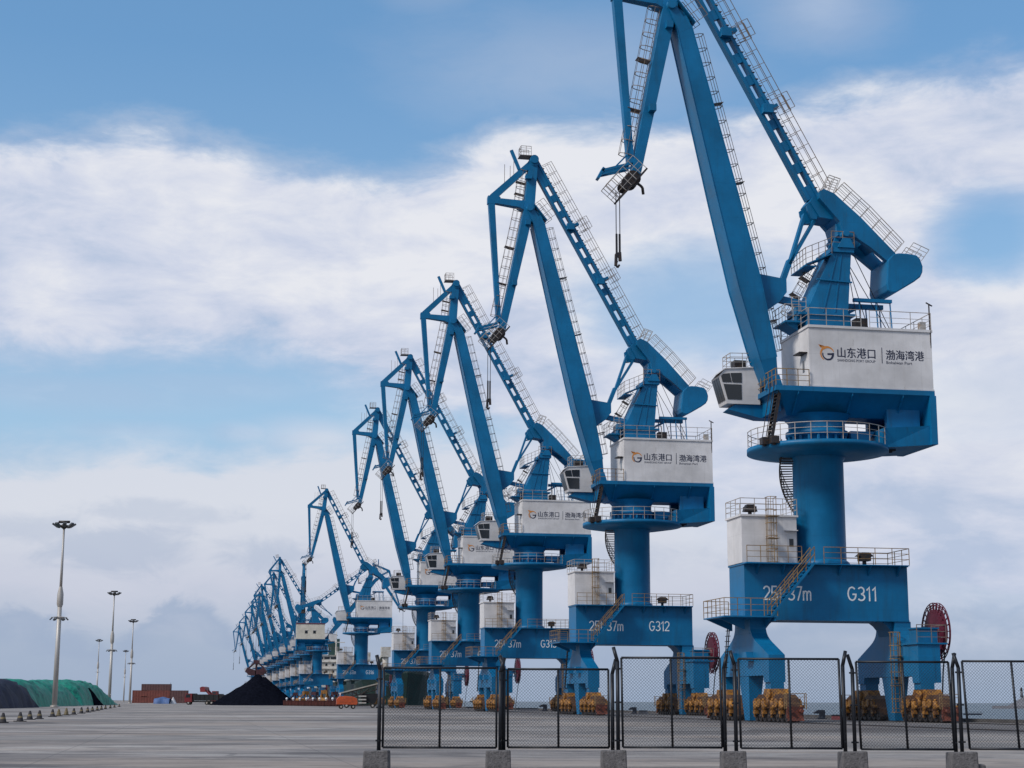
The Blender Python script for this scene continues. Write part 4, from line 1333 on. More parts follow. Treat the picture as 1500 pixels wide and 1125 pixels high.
def fence_panel(pl, pr_, dist, z0, h, topl, topr, lean, label, mid=.5):
    a, b = ground_at(pl, dist), ground_at(pr_, dist)
    w = (b - a).length
    root = empty('fence_panel', a, math.atan2((b - a).y, (b - a).x))
    tag(root, label, 'fence', 'chain link fence panels')
    sk = math.tan(rad(lean)) * h
    r = .022

    def P(x, z): return Vector((x + sk * (1 - (z - z0) / h), 0, z))
    g = MB()
    for p, q in ((P(.07, z0), P(w - .07, z0)), (P(.07, z0 + h), P(w - .07, z0 + h)), (P(.07, z0), P(.07, z0 + h)), (P(w - .07, z0), P(w - .07, z0 + h)), (P(w * mid, z0), P(w * mid, z0 + h))):
        g.tube(p, q, r, 8)
    g.build('frame', M['fence'], root)
    g = MB()
    x0, x1, za, zb = .09, w - .09, z0 + .02, z0 + h - .02
    st = .041
    span = (x1 - x0) + (zb - za)
    k = 0
    c = 0.0
    while c < span:
        for s in (0, 1):
            # diagonal through (x0 + c, za) going up-left; mirrored for the other set
            xa, zz = x0 + c, za
            if xa > x1: zz = za + (xa - x1); xa = x1
            xb = max(x0, x0 + c - (zb - za)); zc = za + (x0 + c - xb)
            if s: xa, xb = x0 + x1 - xa, x0 + x1 - xb
            if zz < zb and zc > za:
                pa, pb = P(xa, zz), P(xb, zc)
                yo = .003 if s else -.003
                g.tube(pa + Vector((0, yo, 0)), pb + Vector((0, yo, 0)), .0024, 3, caps=False)
        c += st * 2 ** .5
    g.build('wire_mesh', M['wire'], root, recalc=False)
    for x, top_, bend in ((.0, topl, -1), (w, topr, 1)):
        g = MB()
        zt = top_ - .26
        g.tube((x, 0, .3), (x, 0, zt), .036, 10)
        g.tube((x, 0, zt - .005), (x + bend * .07, .05, top_), .034, 10)
        for z in (z0 + .12, z0 + h * .5, z0 + h - .2):
            g.tube((x, -.05, z), (x, .05, z), .016, 6); g.tube((x - .06, 0, z), (x + .07 * (1 if bend < 0 else -1), 0, z), .016, 6)
        g.build('post', M['fence'], root)
    return root


D_F = 30.6
fence_panel(556, 733, D_F, .375, 1.42, 2.02, 1.98, 0, 'leftmost chain link fence panel, its free end post standing on the first block')
fence_panel(738, 897, D_F + .1, .38, 1.40, 2.02, 1.96, .2, 'second chain link fence panel, lower than the one on its right')
fence_panel(905, 1061, D_F, .39, 1.60, 2.18, 2.06, .6, 'chain link fence panel framing the second crane, third from the left')
fence_panel(1077, 1236, D_F - .1, .385, 1.59, 2.12, 2.12, .6, 'chain link fence panel before the landside leg of the nearest crane')
fence_panel(1250, 1397, D_F, .37, 1.56, 2.06, 2.09, 1.6, 'leaning chain link fence panel before the seaward leg of the nearest crane')
fence_panel(1406, 1562, D_F - .1, .385, 1.56, 2.09, 2.1, 2.6, 'rightmost chain link fence panel, open sea showing through it')


def block(px, dist, w, h, d, label, chunk=False, rz=0.0):
    p = ground_at(px, dist)
    g = MB()
    g.hexa([(-w / 2, -d / 2, 0), (w / 2, -d / 2, 0), (w / 2 + .01, d / 2, 0), (-w / 2, d / 2, 0), (-w / 2 + .015, -d / 2 + .01, h), (w / 2 - .01, -d / 2, h + .01), (w / 2, d / 2, h), (-w / 2 + .01, d / 2, h - .01)])
    if chunk:
        g.hexa([(w / 2 + .003, -d / 2 + .05, 0), (w / 2 + .15, -d / 2 + .07, 0), (w / 2 + .15, .1, 0), (w / 2 + .003, .1, 0), (w / 2 + .003, -d / 2 + .05, .12), (w / 2 + .14, -d / 2 + .07, .11), (w / 2 + .14, .1, .11), (w / 2 + .003, .1, .12)])
    o = g.build('concrete_block', M['block'], None, .025)
    o.location = p; o.rotation_euler = (0, 0, rz)
    tag(o, label, 'block', 'concrete fence footings')
    return o


block(553, D_F - .02, .47, .32, .42, 'grey concrete block under the free left end of the fence')
block(730, D_F, .46, .33, .42, 'grey concrete block between the two low fence panels', rz=.03)
block(898, D_F, .47, .34, .44, 'grey concrete block where the fence steps up in height', rz=-.02)
block(1072, D_F - .05, .45, .33, .42, 'grey concrete block just left of the landside leg panel of the fence')
block(1246, D_F + .05, .48, .33, .42, 'grey concrete block under the fence joint between the nearest crane legs', rz=.04)
block(1405, D_F - .02, .5, .33, .42, 'grey concrete block with a broken lump on its right side', True)
g = MB(); g.hexa([(-.06, -.05, 0), (.07, -.06, 0), (.06, .05, 0), (-.05, .06, 0), (-.05, -.04, .06), (.05, -.04, .055), (.05, .04, .05), (-.04, .04, .06)])
o = g.build('stone', M['block'], None, .012); o.location = ground_at(1043, D_F - .8); tag(o, 'small dark stone lying on the concrete before the fence', 'stone')

# ------------------------------------------------------------------ light masts
M['galv'] = material('galvanised_pole', (0.46, 0.44, 0.42), 0.5, 0.3, 0.15, 0.5, stretch=(.3, .3, .1), second=(0.36, 0.30, 0.24))


def light_mast(px, dist, h, label, detail=True):
    root = empty('light_mast', ground_at(px, dist))
    tag(root, label, 'light mast', 'tall light masts')
    g = MB()
    g.tube((0, 0, 0), (0, 0, h * .56), .42, 12, .34); g.tube((0, 0, h * .56), (0, 0, h * .97), .25, 12, .15)
    g.tube((0, 0, 0), (0, 0, .3), .65, 12)
    g.build('pole', M['galv'], root)
    g = MB(); g.lathe([(.3, h * .525), (.52, h * .545), (.52, h * .6), (.26, h * .64)], 12); g.build('collar', M['galv'], root)
    g = MB()
    zc = h * .475
    g.lathe([(.45, zc - .15), (.6, zc), (.45, zc + .15)], 12)
    for i in range(6):
        a = 2 * math.pi * (i + .3) / 6
        c, s = math.cos(a), math.sin(a)
        g.tube((c * .4, s * .4, zc + .1), (c * 1.25, s * 1.25, zc), .06, 6)
    br = g.build('bracket_ring', M['galv'], root)
    if detail:
        for i in range(6):
            a = 2 * math.pi * (i + .3) / 6
            c, s = math.cos(a), math.sin(a)
            q = MB(); q.beam((c * 1.05, s * 1.05, zc - .05), (c * 1.45, s * 1.45, zc - .4), (-s, c, 0), .4, .2); q.build('floodlight', M['lampgrey'], br)
    g = MB()
    zt = h * .965
    g.lathe([(.2, zt - .4), (.75, zt), (.75, zt + .2), (.2, zt + .3)], 12)
    for i in range(8):
        a = 2 * math.pi * (i + .4) / 8
        c, s = math.cos(a), math.sin(a)
        g.tube((c * .5, s * .5, zt + .05), (c * 1.25, s * 1.25, zt + .2), .06, 6)
    g.tube((-.9, 0, zt + .75), (.9, 0, zt + .75), .22, 8); g.tube((0, 0, zt), (0, 0, zt + .8), .12, 6)
    hd = g.build('head_ring', M['steel'], root)
    for i in range(8):
        a = 2 * math.pi * (i + .4) / 8
        c, s = math.cos(a), math.sin(a)
        q = MB(); q.beam((c * 1.05, s * 1.05, zt - .1), (c * 1.85, s * 1.85, zt + .45), (-s, c, 0), .6, .26); q.build('floodlight', M['lampgrey'], hd)
    return root


light_mast(80, 269, 30, 'tallest and nearest pale light mast, standing in front of the green tarpaulin')
light_mast(160, 452, 30.5, 'second pale light mast, before the torn opening of the green tarpaulin')
light_mast(190, 612, 30.5, 'third pale light mast, just left of the red containers')
light_mast(141, 830, 31, 'thin light mast far away behind the green tarpaulin', False)
light_mast(181, 1010, 31, 'faint distant light mast between the second and the third pale ones', False)

# ------------------------------------------------------------------ tarpaulin-covered stockpiles
M['green'] = material('green_tarpaulin', (0.008, 0.22, 0.15), 0.6, 0, 0.35, 0.35, second=(0.005, 0.085, 0.075), bump=1.0, bscale=1.2, thresh=(.48, .64), spec=0.25)
M['navyt'] = material('dark_tarpaulin', (0.015, 0.02, 0.045), 0.75, 0, 0.4, 0.35, second=(0.007, 0.009, 0.02), bump=1.0, bscale=1.2, spec=0.2)
M['bluet'] = material('blue_tarpaulin', (0.05, 0.11, 0.27), 0.6, 0, 0.3, 0.8, bump=.8, bscale=1.5)
M['whitet'] = material('white_tarpaulin', (0.6, 0.6, 0.62), 0.6, 0, 0.2, 0.8, bump=.8, bscale=1.5)


def stockpile(name, center, length, depth, h, heading, mat, label, cat, profile, seed, rough=.35, group=None, nx=72, ny=30):
    """draped heap: long axis along local x; profile = list of (t, height factor)"""
    rng = random.Random(seed)
    off = Vector((rng.uniform(0, 50), rng.uniform(0, 50), 0))

    def pf(t):
        for (t0, a), (t1, b) in zip(profile, profile[1:]):
            if t <= t1: 
                k = (t - t0) / (t1 - t0); k = k * k * (3 - 2 * k)
                return a + (b - a) * k
        return profile[-1][1]
    g = MB(); vs = []; fs = []
    for j in range(ny + 1):
        for i in range(nx + 1):
            t, v = i / nx, j / ny * 2 - 1
            cross = max(0.0, 1 - abs(v) ** 4.5) ** .75
            zz = h * pf(t) * cross
            x, y = (t - .5) * length, v * depth / 2
            n = noise.fractal(Vector((x * .16, y * .16, 0)) + off, 1.0, 2.0, 4) * rough
            f = abs(noise.noise(Vector((x * .35 + y * .22, y * .1, 3)) + off)) * rough * 1.2
            e = min(1, zz / (.25 * h))
            w_ = noise.noise(Vector((x * .12 + y * .55, x * .05, 5)) + off); w_ = (1 - abs(w_) * 2.2) ; w_ = max(0, w_) ** 3
            z = max(-.05, zz + (n - f + w_ * rough * 1.1 * (1 - cross ** 5)) * e)
            y += noise.noise(Vector((x * .4, y * .3, 7)) + off) * .5 * (1 if abs(v) < .99 else 1.2)
            vs.append((x, y, z))
    for j in range(ny):
        for i in range(nx):
            a = j * (nx + 1) + i
            fs.append((a, a + 1, a + nx + 2, a + nx + 1))
    g.add(vs, fs, True)
    o = g.build(name, mat, None, recalc=False)
    o.location = center; o.rotation_euler = (0, 0, heading)
    tag(o, label, cat, group)
    return o


HEAD = math.atan2(RAIL.y, RAIL.x)
def along(px0, d0, px1, d1):
    a, b = ground_at(px0, d0), ground_at(px1, d1)
    return (a + b) / 2, (b - a).length, math.atan2((b - a).y, (b - a).x)

def flank(d0, d1, w):
    dm = (d0 + d1) / 2
    return Vector((-78 - .144 * (dm - 270) - w / 2, dm, 0)), (d1 - d0) * 1.01, math.atan2(.99, -.144)


c_, L_, hd_ = flank(170, 268, 17)
stockpile('covered_stockpile', c_ + Vector((2.4, 0, 0)), L_, 17, 4.3, hd_, M['navyt'], 'long stockpile under a dark navy tarpaulin at the left edge', 'stockpile',
          [(0, .62), (.3, .74), (.62, .9), (.75, 1.0), (.93, 1.02), (.975, .9), (1, 0)], 3, .45, 'covered stockpiles')
c_, L_, hd_ = flank(271, 352, 18)
stockpile('covered_stockpile', c_, L_, 18, 4.7, hd_, M['green'], 'stockpile under a deep green tarpaulin behind the nearest light mast', 'stockpile',
          [(0, 0), (.06, .7), (.16, .95), (.4, 1), (.65, .98), (.85, 1.0), (.95, .6), (1, 0)], 8, .55, 'covered stockpiles')
c_, L_, hd_ = flank(350, 440, 17)
stockpile('covered_stockpile', c_, L_, 17, 5.6, hd_, M['green'], 'stockpile under a lighter green tarpaulin torn open at its middle', 'stockpile',
          [(0, 0), (.06, .75), (.15, .95), (.42, 1.0), (.6, .9), (.8, .6), (1, .1)], 21, .6, 'covered stockpiles')
# the torn opening: dark heap pushing out of the tarpaulin
coal = material('coal', (0.006, 0.007, 0.012), 1.0, 0, 0.5, 2.0, bump=1.0, bscale=3.0, spec=0.0)
M['coal'] = coal


def heap(name, center, r, h, mat, label, cat, seed, peaks=((0, 0, 1),), aspect=1.0, n=64):
    rng = random.Random(seed); off = Vector((rng.uniform(0, 90), rng.uniform(0, 90), 0))
    g = MB(); vs, fs = [], []
    m_ = 30
    for j in range(m_ + 1):
        for i in range(n):
            a = 2 * math.pi * i / n
            rr = r * j / m_ * (1 + .08 * noise.noise(Vector((math.cos(a) * 1.5, math.sin(a) * 1.5, 0)) + off))
            x, y = rr * math.cos(a) * aspect, rr * math.sin(a)
            z = 0
            for pxx, pyy, k in peaks:
                dd = math.hypot((x - pxx * r) / aspect, y - pyy * r) / r
                z = max(z, h * (k - dd * 1.02) if dd > .04 else h * (k - .045))
            z = max(-.1, z + noise.fractal(Vector((x * .5, y * .5, 0)) + off, 1, 2, 4) * .22 * min(1, z))
            vs.append((x, y, z if j < m_ else -.15))
    for j in range(m_):
        for i in range(n):
            a, b = j * n + i, j * n + (i + 1) % n
            fs.append((a, b, b + n, a + n))
    g.add(vs, fs, True)
    o = g.build(name, mat, None, recalc=False); o.location = center
    tag(o, label, cat)
    return o


heap('dark_heap', Vector((-95.0, 378, 0)), 4.4, 4.0, M['coal'], 'black heap showing through the torn green tarpaulin', 'heap', 5, aspect=.8)
heap('coal_pile', ground_at(371, 408) + Vector((0, 8, 0)), 10.8, 8.3, M['coal'], 'large black coal pile below the hanging grab of the far cranes', 'coal pile', 9, ((-.02, 0, .95), (-.3, .1, .7), (.12, 0, .88)), .9)
heap('coal_pile', ground_at(352, 424) + Vector((0, 5, 0)), 6.8, 5.4, M['coal'], 'lower black coal heap forming the left shoulder of the large pile', 'coal pile', 11, ((0, 0, 1),), 1.3)
stockpile('covered_goods', ground_at(238, 560), 5.2, 4, 2.2, 0, M['bluet'], 'goods under a bright blue tarpaulin below the red containers', 'covered goods', [(0, .8), (.5, 1), (1, .8)], 4, .2, None, 24, 12)
heap('white_tent', ground_at(253.5, 562), 1.6, 2.3, M['whitet'], 'small white tent right of the blue tarpaulin', 'tent', 13, aspect=.8, n=24)

# open clamshell grab hanging above the coal pile from one of the far cranes
root = empty('clamshell_grab', ground_at(374, 432) + Vector((0, 0, 7.6)))
tag(root, 'dark red clamshell grab hanging just above the coal pile', 'grab')
M['maroon'] = material('maroon_steel', (0.055, 0.018, 0.025), 0.6, 0.2, 0.4, 2.0)
for s in (-1, 1):
    g = MB(); g.prism([(s * .1, 1.2), (s * 2.2, 1.9), (s * 2.7, .9), (s * 1.7, .0), (s * .15, -.1)], 'y', -1.3, 1.3); g.build('grab_jaw', M['maroon'], root)
g = MB(); g.box(-.7, .7, -.8, .8, 2.9, 3.8)
for s in (-1, 1):
    for y in (-.7, .7): g.tube((s * .5, y, 3.1), (s * 2.0, y, 1.75), .14, 6)
g.tube((0, -.7, 1.1), (0, -.7, 3.0), .15, 6); g.tube((0, .7, 1.1), (0, .7, 3.0), .15, 6)
g.build('grab_head', M['maroon'], root)
g = MB()
for x in (-.3, .3): g.tube((x, 0, 3.8), (x, 0, 16), .05, 4)
g.build('rope', M['rope'], root)

# spare grabs parked on the apron under the far cranes
for k, (px, d, s_) in enumerate(((428, 420, .8), (443, 415, .9), (457, 409, .85), (471, 404, .95), (486, 398, .85))):
    c = copy_tree(root)
    for ch in kids(c):
        if ch.name.startswith('rope'): bpy.data.objects.remove(ch)
    c.location = ground_at(px, d) + Vector((0, 6, .1)); c.rotation_euler = (0, 0, .5 * k); c.scale = (s_, s_, s_)
    for ch in kids(c):
        if k % 2: ch.data = ch.data.copy(); ch.data.materials[0] = M['ochre']
    tag(c, 'rusty clamshell grab parked on the apron behind the row of red skips', 'grab', 'parked grabs under the far cranes')

# ------------------------------------------------------------------ traffic cones along the roadway edge
M['rubber'] = material('cone_rubber', (0.03, 0.028, 0.032), 0.8, 0, 0.3, 8)
M['coney'] = material('cone_yellow', (0.13, 0.10, 0.05), 0.7, 0, 0.4, 8)
spots = [(6, 88), (31, 94), (45, 103), (59, 107), (78, 120), (87, 126), (98, 134), (109, 139), (120, 151), (129, 163), (136, 176), (143, 190), (149, 206), (155, 223), (162, 246), (168, 270), (175, 300)]
words = ['nearest dark cone at the left edge of the picture', 'second nearest dark cone, right of the one at the picture edge', 'dark cone standing just left of the fourth one', 'fourth dark cone, alone before the gap in the row',
         'dark cone left of the foot of the nearest mast', 'yellowish cone under the nearest light mast', 'second yellowish cone, right of the nearest light mast']
cone0 = None
for k, (px, d) in enumerate(spots):
    if cone0 is None:
        root = empty('traffic_cone', ground_at(px, d))
        g = MB(); g.box(-.22, .22, -.22, .22, 0, .05); g.build('base', M['rubber'], root)
        g = MB(); g.lathe([(.17, .05), (.16, .08), (.055, .5), (.04, .52), (0.0, .52)], 16); body = g.build('body', M['rubber'], root)
        g = MB(); g.lathe([(.132, .2), (.105, .31), (.1, .31)], 16); g.build('band', M['coney'], body)
        cone0 = root; c = root
    else:
        c = copy_tree(cone0)
        c.location = ground_at(px, d)
    c.rotation_euler = (0, 0, random.uniform(0, 1.5))
    c.scale = (1.15, 1.15, random.uniform(1.0, 1.1))
    if k in (5, 6):
        for b in kids(c):
            if b.name.startswith('body'):
                b.data = b.data.copy(); b.data.materials[0] = M['coney']
    tag(c, words[k] if k < 7 else 'small distant cone in the receding row before the green tarpaulins', 'cone', 'traffic cones along the road edge' if k < 7 else 'distant cones before the tarpaulins')

# ------------------------------------------------------------------ containers
M['cont'] = material('container_red', (0.15, 0.035, 0.025), 0.6, 0, 0.3, 0.8, second=(0.08, 0.03, 0.025))
M['cont2'] = material('container_brown', (0.085, 0.035, 0.035), 0.6, 0, 0.3, 0.8, second=(0.05, 0.028, 0.028))


def container(loc, L, mat, label):
    root = empty('shipping_container', loc)
    tag(root, label, 'container', 'stacked shipping containers')
    g = MB(); n = int(L / .28)
    for s in (-1.2, 1.2):
        pts = []
        for i in range(n + 1):
            x = -L / 2 + .1 + (L - .2) * i / n; dd = (.05 if (i // 2) % 2 else 0)
            pts.append((x, s - math.copysign(dd, s)))
        vs = [(x, y, .12) for x, y in pts] + [(x, y, 2.48) for x, y in pts]
        g.add(vs, [(i, i + 1, len(pts) + i + 1, len(pts) + i) for i in range(len(pts) - 1)])
    g.box(-L / 2 + .08, L / 2 - .08, -1.12, 1.12, .1, 2.5)
    g.build('body', mat, root)
    g = MB()
    for x in (-L / 2, L / 2 - .14):
        for y in (-1.22, 1.08): g.box(x, x + .14, y, y + .14, 0, 2.59)
    for y in (-1.22, 1.08):
        g.box(-L / 2 + .14, L / 2 - .14, y, y + .14, 0, .12); g.box(-L / 2 + .14, L / 2 - .14, y, y + .14, 2.48, 2.59)
    g.build('frame', mat, root)
    g = MB()
    for y in (-.6, .6): g.box(L / 2 - .06, L / 2 - .02, y - .5, y + .5, .15, 2.45)
    g.build('door', mat, root)


DC = 700
pos = {}
def cpos(px, tier, dd=0): return ground_at(px, DC + dd) + Vector((0, 0, tier * 2.595))
container(cpos(205, 0), 6.06, M['cont'], 'bottom red container at the left end of the container row')
container(cpos(205, 1), 6.06, M['cont'], 'upper red container at the left end of the container row')
container(cpos(228.5, 0), 12.1, M['cont'], 'lowest long container of the tall stack, behind the blue tarpaulin')
container(cpos(228.5, 1), 12.1, M['cont'], 'middle long red container of the tall three high stack')
container(cpos(228.5, 2), 12.1, M['cont2'], 'top dark brown container crowning the tall stack')
container(cpos(262, 0), 7.3, M['cont2'], 'bottom brown container right of the tall stack')
container(cpos(262, 1), 7.3, M['cont2'], 'upper brown container right of the tall stack')
g = MB(); g.tube((0, 0, 0), (0, 0, 3.2), .07, 6); g.tube((-.5, 0, 2.4), (.5, 0, 2.4), .05, 6); g.tube((0, 0, 0), (0, 0, .12), .3, 8)
o = g.build('antenna_pole', M['steel'], None); o.location = cpos(249, 2) + Vector((0, 0, 0)); tag(o, 'thin antenna pole at the right end of the brown container top', 'antenna')

# ------------------------------------------------------------------ trucks and machines in the yard
M['truckred'] = material('truck_red', (0.16, 0.015, 0.02), 0.4, 0, 0.2, 1.0)
M['bed'] = material('truck_bed_dark', (0.009, 0.01, 0.014), 0.6, 0.2, 0.3, 1.0)
M['omach'] = material('machine_orange', (0.50, 0.085, 0.02), 0.45, 0, 0.2, 1.2, second=(0.28, 0.06, 0.03))
M['tyre'] = material('tyre', (0.015, 0.015, 0.016), 0.85)


def wheels(root, xs, y, r, w=.3):
    for x in xs:
        for s in (-1, 1):
            g = MB(); g.tube((x, s * y - w / 2, r), (x, s * y + w / 2, r), r, 16); o = g.build('wheel', M['tyre'], root)
            g = MB(); g.tube((x, s * y - w / 2 - .02, r), (x, s * y + w / 2 + .02, r), r * .45, 12); g.build('rim', M['galv'], o)


def dump_truck(loc, rz, label):
    root = empty('dump_truck', loc, rz); tag(root, label, 'truck', 'red dump trucks in the yard')
    g = MB(); g.box(-4.6, 3.4, -.5, .5, .7, 1.0); g.build('chassis', M['bed'], root)
    g = MB(); g.prism([(-4.8, 1.1), (1.2, 1.1), (1.6, 2.9), (1.0, 3.0), (.8, 2.75), (-4.8, 2.75)], 'y', -1.25, 1.25)
    for x in (-4, -2.8, -1.6, -.4, .7):
        for s in (-1, 1): g.box(x - .06, x + .06, s * 1.25, s * 1.33, 1.15, 2.7)
    g.build('dump_bed', M['bed'], root)
    g = MB(); g.prism([(1.75, .75), (3.75, .75), (3.75, 1.9), (3.45, 2.95), (1.75, 3.0)], 'y', -1.22, 1.22); cab_ = g.build('cab', M['truckred'], root)
    g = MB(); g.hexa([(3.765, -1.05, 1.95), (3.785, -1.05, 1.95), (3.785, 1.05, 1.95), (3.765, 1.05, 1.95), (3.5, -1.05, 2.8), (3.52, -1.05, 2.8), (3.52, 1.05, 2.8), (3.5, 1.05, 2.8)]); g.build('windscreen', M['glass'], cab_)
    for s in (-1, 1):
        g = MB(); g.prism([(2.2, 1.9), (3.5, 1.9), (3.3, 2.75), (2.2, 2.75)], 'y', s * 1.222, s * 1.24); g.build('window', M['glass'], cab_)
        g = MB(); g.box(3.752, 3.8, s * .9 - .18, s * .9 + .18, 1.05, 1.3); g.build('headlight', M['lamp'], cab_)
    wheels(root, (-3.6, -2.3, 2.7), 1.0, .52)


dump_truck(ground_at(292, 452), rad(176), 'red dump truck with a dark bed, just right of the containers')
dump_truck(ground_at(330, 476), rad(172), 'red dump truck half hidden behind the coal pile')
# wheel loader with its red arm raised behind the second truck
root = empty('wheel_loader', ground_at(316, 498), rad(165)); tag(root, 'red loading machine rising behind the trucks, left of the coal pile', 'loader')
g = MB(); g.prism([(-3, .9), (1, .9), (1.2, 2.2), (-.4, 2.4), (-3, 2.1)], 'y', -1.2, 1.2); g.build('body', M['truckred'], root)
g = MB(); g.prism([(-.6, 2.41), (1.1, 2.3), (.9, 3.9), (-.5, 3.9)], 'y', -.8, .8); cb = g.build('cab', M['truckred'], root)
for s in (-1, 1):
    g = MB(); g.prism([(-.4, 2.7), (.9, 2.7), (.75, 3.7), (-.35, 3.7)], 'y', s * .802, s * .82); g.build('window', M['glass'], cb)
g = MB()
for s in (-.9, .9): g.beam((.6, s, 1.9), (3.0, s, 4.2), YV, .3, .5)
g.build('lift_arm', M['truckred'], root)
g = MB(); g.prism([(2.7, 3.7), (4.4, 3.6), (4.6, 4.9), (3.9, 5.2), (3.0, 5.0)], 'y', -1.5, 1.5); g.build('bucket', M['truckred'], root)
wheels(root, (-2, 1.6), 1.15, .85, .6)

# orange trailer machine
root = empty('trailer_compressor', ground_at(508, 252), rad(8)); tag(root, 'orange wheeled compressor standing on the apron before the conveyor', 'compressor')
g = MB(); g.prism([(-1.55, .65), (1.45, .6), (1.6, .85), (1.5, 1.5), (1.0, 1.78), (-.2, 1.9), (-1.2, 1.8), (-1.55, 1.45)], 'y', -.8, .8); bd = g.build('body', M['omach'], root, .06)
for x in (-.9, -.2, .5):
    g = MB(); g.box(x - .25, x + .25, -.83, -.802, .95, 1.45); g.build('vent_panel', M['omach'], bd)
g = MB(); g.tube((-1.1, 0, 1.7), (-1.1, 0, 2.3), .09, 8); g.tube((-.2, .2, 1.7), (-.2, .2, 2.05), .14, 8); g.build('exhaust', M['pale'], root) if False else None
q = MB(); q.tube((-1.0, 0, 1.75), (-1.0, 0, 2.35), .1, 8); q.build('exhaust', M['pale'], root)
q = MB(); q.beam((1.5, 0, .55), (2.4, 0, .5), YV, .12, .12); q.build('drawbar', M['steel'], root)
wheels(root, (-.85, .95), .7, .32, .22)
# mobile belt conveyor
root = empty('belt_conveyor', ground_at(527, 285), rad(4)); tag(root, 'dark mobile belt conveyor with a pale sloping belt, behind the orange compressor', 'conveyor')
g = MB()
a, b = Vector((-3.4, 0, 2.2)), Vector((2.9, 0, 3.9))
for y in (-.6, .6):
    g.tube(a + YV * y, b + YV * y, .09, 6); g.tube(a + YV * y + Vector((.3, 0, -.8)), b + YV * y + Vector((0, 0, -.8)), .08, 6)
    for i in range(9):
        p = a.lerp(b, i / 9) + YV * y; q_ = a.lerp(b, (i + 1) / 9) + YV * y + Vector((0, 0, -.8)); g.tube(p, q_, .05, 4); g.tube(q_, q_ + Vector((0, 0, .8)), .05, 4)
    g.tube((-2.2, y, 0.4), (1.5, y, 3.2), .1, 6); g.tube((2.4, y, .4), (-1.0, y, 2.6), .1, 6); g.tube((-2.6, y, .5), (2.8, y, .5), .12, 6)
g.build('frame', M['steel'], root)
g = MB(); g.hexa([a + Vector((-.2, -.7, .1)), b + Vector((.2, -.7, .1)), b + Vector((.2, .7, .1)), a + Vector((-.2, .7, .1)), a + Vector((-.2, -.7, .3)), b + Vector((.2, -.7, .3)), b + Vector((.2, .7, .3)), a + Vector((-.2, .7, .3))])
g.build('belt', material('belt_pale', (0.33, 0.31, 0.27), .7, 0, .2, 1.0), root)
g = MB(); g.prism([(.4, .8), (2.6, .8), (3.2, 2.4), (0, 2.4)], 'y', -.5, .5); g.build('hopper', M['bed'], root)
for k, z in enumerate((.75, 1.3, 1.85)):
    g = MB(); g.box(-.2, 1.1, -.95, -.62, z, z + .22); g.build('counterweight_plate', M['galv'], root)
wheels(root, (-2.2, 2.2), .95, .4)
# row of rust red skips with pale posts, under the far cranes
M['skip'] = material('skip_rust_red', (0.085, 0.02, 0.015), .8, 0, .5, 1.2, second=(.03, .015, .015))
sk0 = None
for k in range(9):
    px, d = 420 + k * 9.6, 398 - k * 4
    if sk0 is None:
        sk0 = empty('steel_skip', ground_at(px, d), rad(3)); c = sk0
        g = MB(); g.prism([(-.72, .15), (.72, .15), (.78, 1.15), (-.78, 1.15)], 'y', -.9, .9); g.box(-.84, .84, -.96, .96, 1.152, 1.25)
        for x in (-.4, .4): g.box(x - .05, x + .05, -.99, -.9, .2, 1.15)
        for y in (-.7, .7): g.box(-.8, .8, y - .1, y + .1, 0, .149)
        g.build('body', M['skip'], sk0)
        g = MB(); g.lathe([(.12, 1.25), (.12, 1.4), (.26, 1.5), (.26, 1.8), (.1, 1.9)], 10); g.build('cap', M['letter'], sk0)
    else:
        c = copy_tree(sk0); c.location = ground_at(px, d)
    tag(c, 'rust red steel skip with a white cap, in the row under the far cranes', 'skip', 'rust red skips under the far cranes')

# ------------------------------------------------------------------ quay furniture
M['bollard'] = material('bollard_dark', (0.018, 0.024, 0.04), .5, .3, .3, 3.0)
M['fender'] = material('box_red', (0.14, 0.02, 0.03), .6, 0, .3, 3.0)


def bollard(px, d, label, s=1.0):
    root = empty('mooring_bollard', ground_at(px, d)); tag(root, label, 'bollard', 'mooring bollards on the quay')
    root.scale = (s,) * 3
    g = MB(); g.box(-.35, .35, -.35, .35, 0, .08); g.build('base_plate', M['bollard'], root)
    g = MB(); g.prism([(-.22, .08), (.24, .08), (.25, .64), (.2, .7), (-.3, .7), (-.62, .5), (-.6, .42), (-.18, .42)], 'y', -.2, .2); g.build('horn', M['bollard'], root, .03)
    g = MB(); g.lathe([(.3, .08), (.22, .14), (.2, .3)], 14); g.build('post_foot', M['bollard'], root)


bollard(1203, 122, 'nearest dark hooked mooring bollard, right of the landside leg of the nearest crane', .95)
bollard(929, 170, 'second hooked mooring bollard, left of the second crane seaward leg', .95)
bollard(798, 214, 'third mooring bollard, small, between the second and third cranes', 1.2)


def qbox(px, d, w, label, mat):
    root = empty('cable_pit_box', ground_at(px, d), -.19); tag(root, label, 'box', 'low boxes on the quay edge')
    g = MB(); g.hexa([(-w / 2, -.4, 0), (w / 2, -.4, 0), (w / 2, .4, 0), (-w / 2, .4, 0), (-w / 2 + .06, -.32, .28), (w / 2 - .06, -.32, .28), (w / 2 - .06, .32, .28), (-w / 2 + .06, .32, .28)]); g.build('body', mat, root)
    g = MB(); g.box(-w / 2 + .03, w / 2 - .03, -.35, .35, .282, .36); g.build('lid', M['bollard'], root)


qbox(1225, 118, .8, 'low dark red box on the quay edge right of the nearest bollard', M['fender'])
qbox(942, 168, .9, 'low dark box beside the second bollard', M['bollard'])
qbox(775, 222, 2.4, 'long low box on the quay left of the third bollard', M['bollard'])

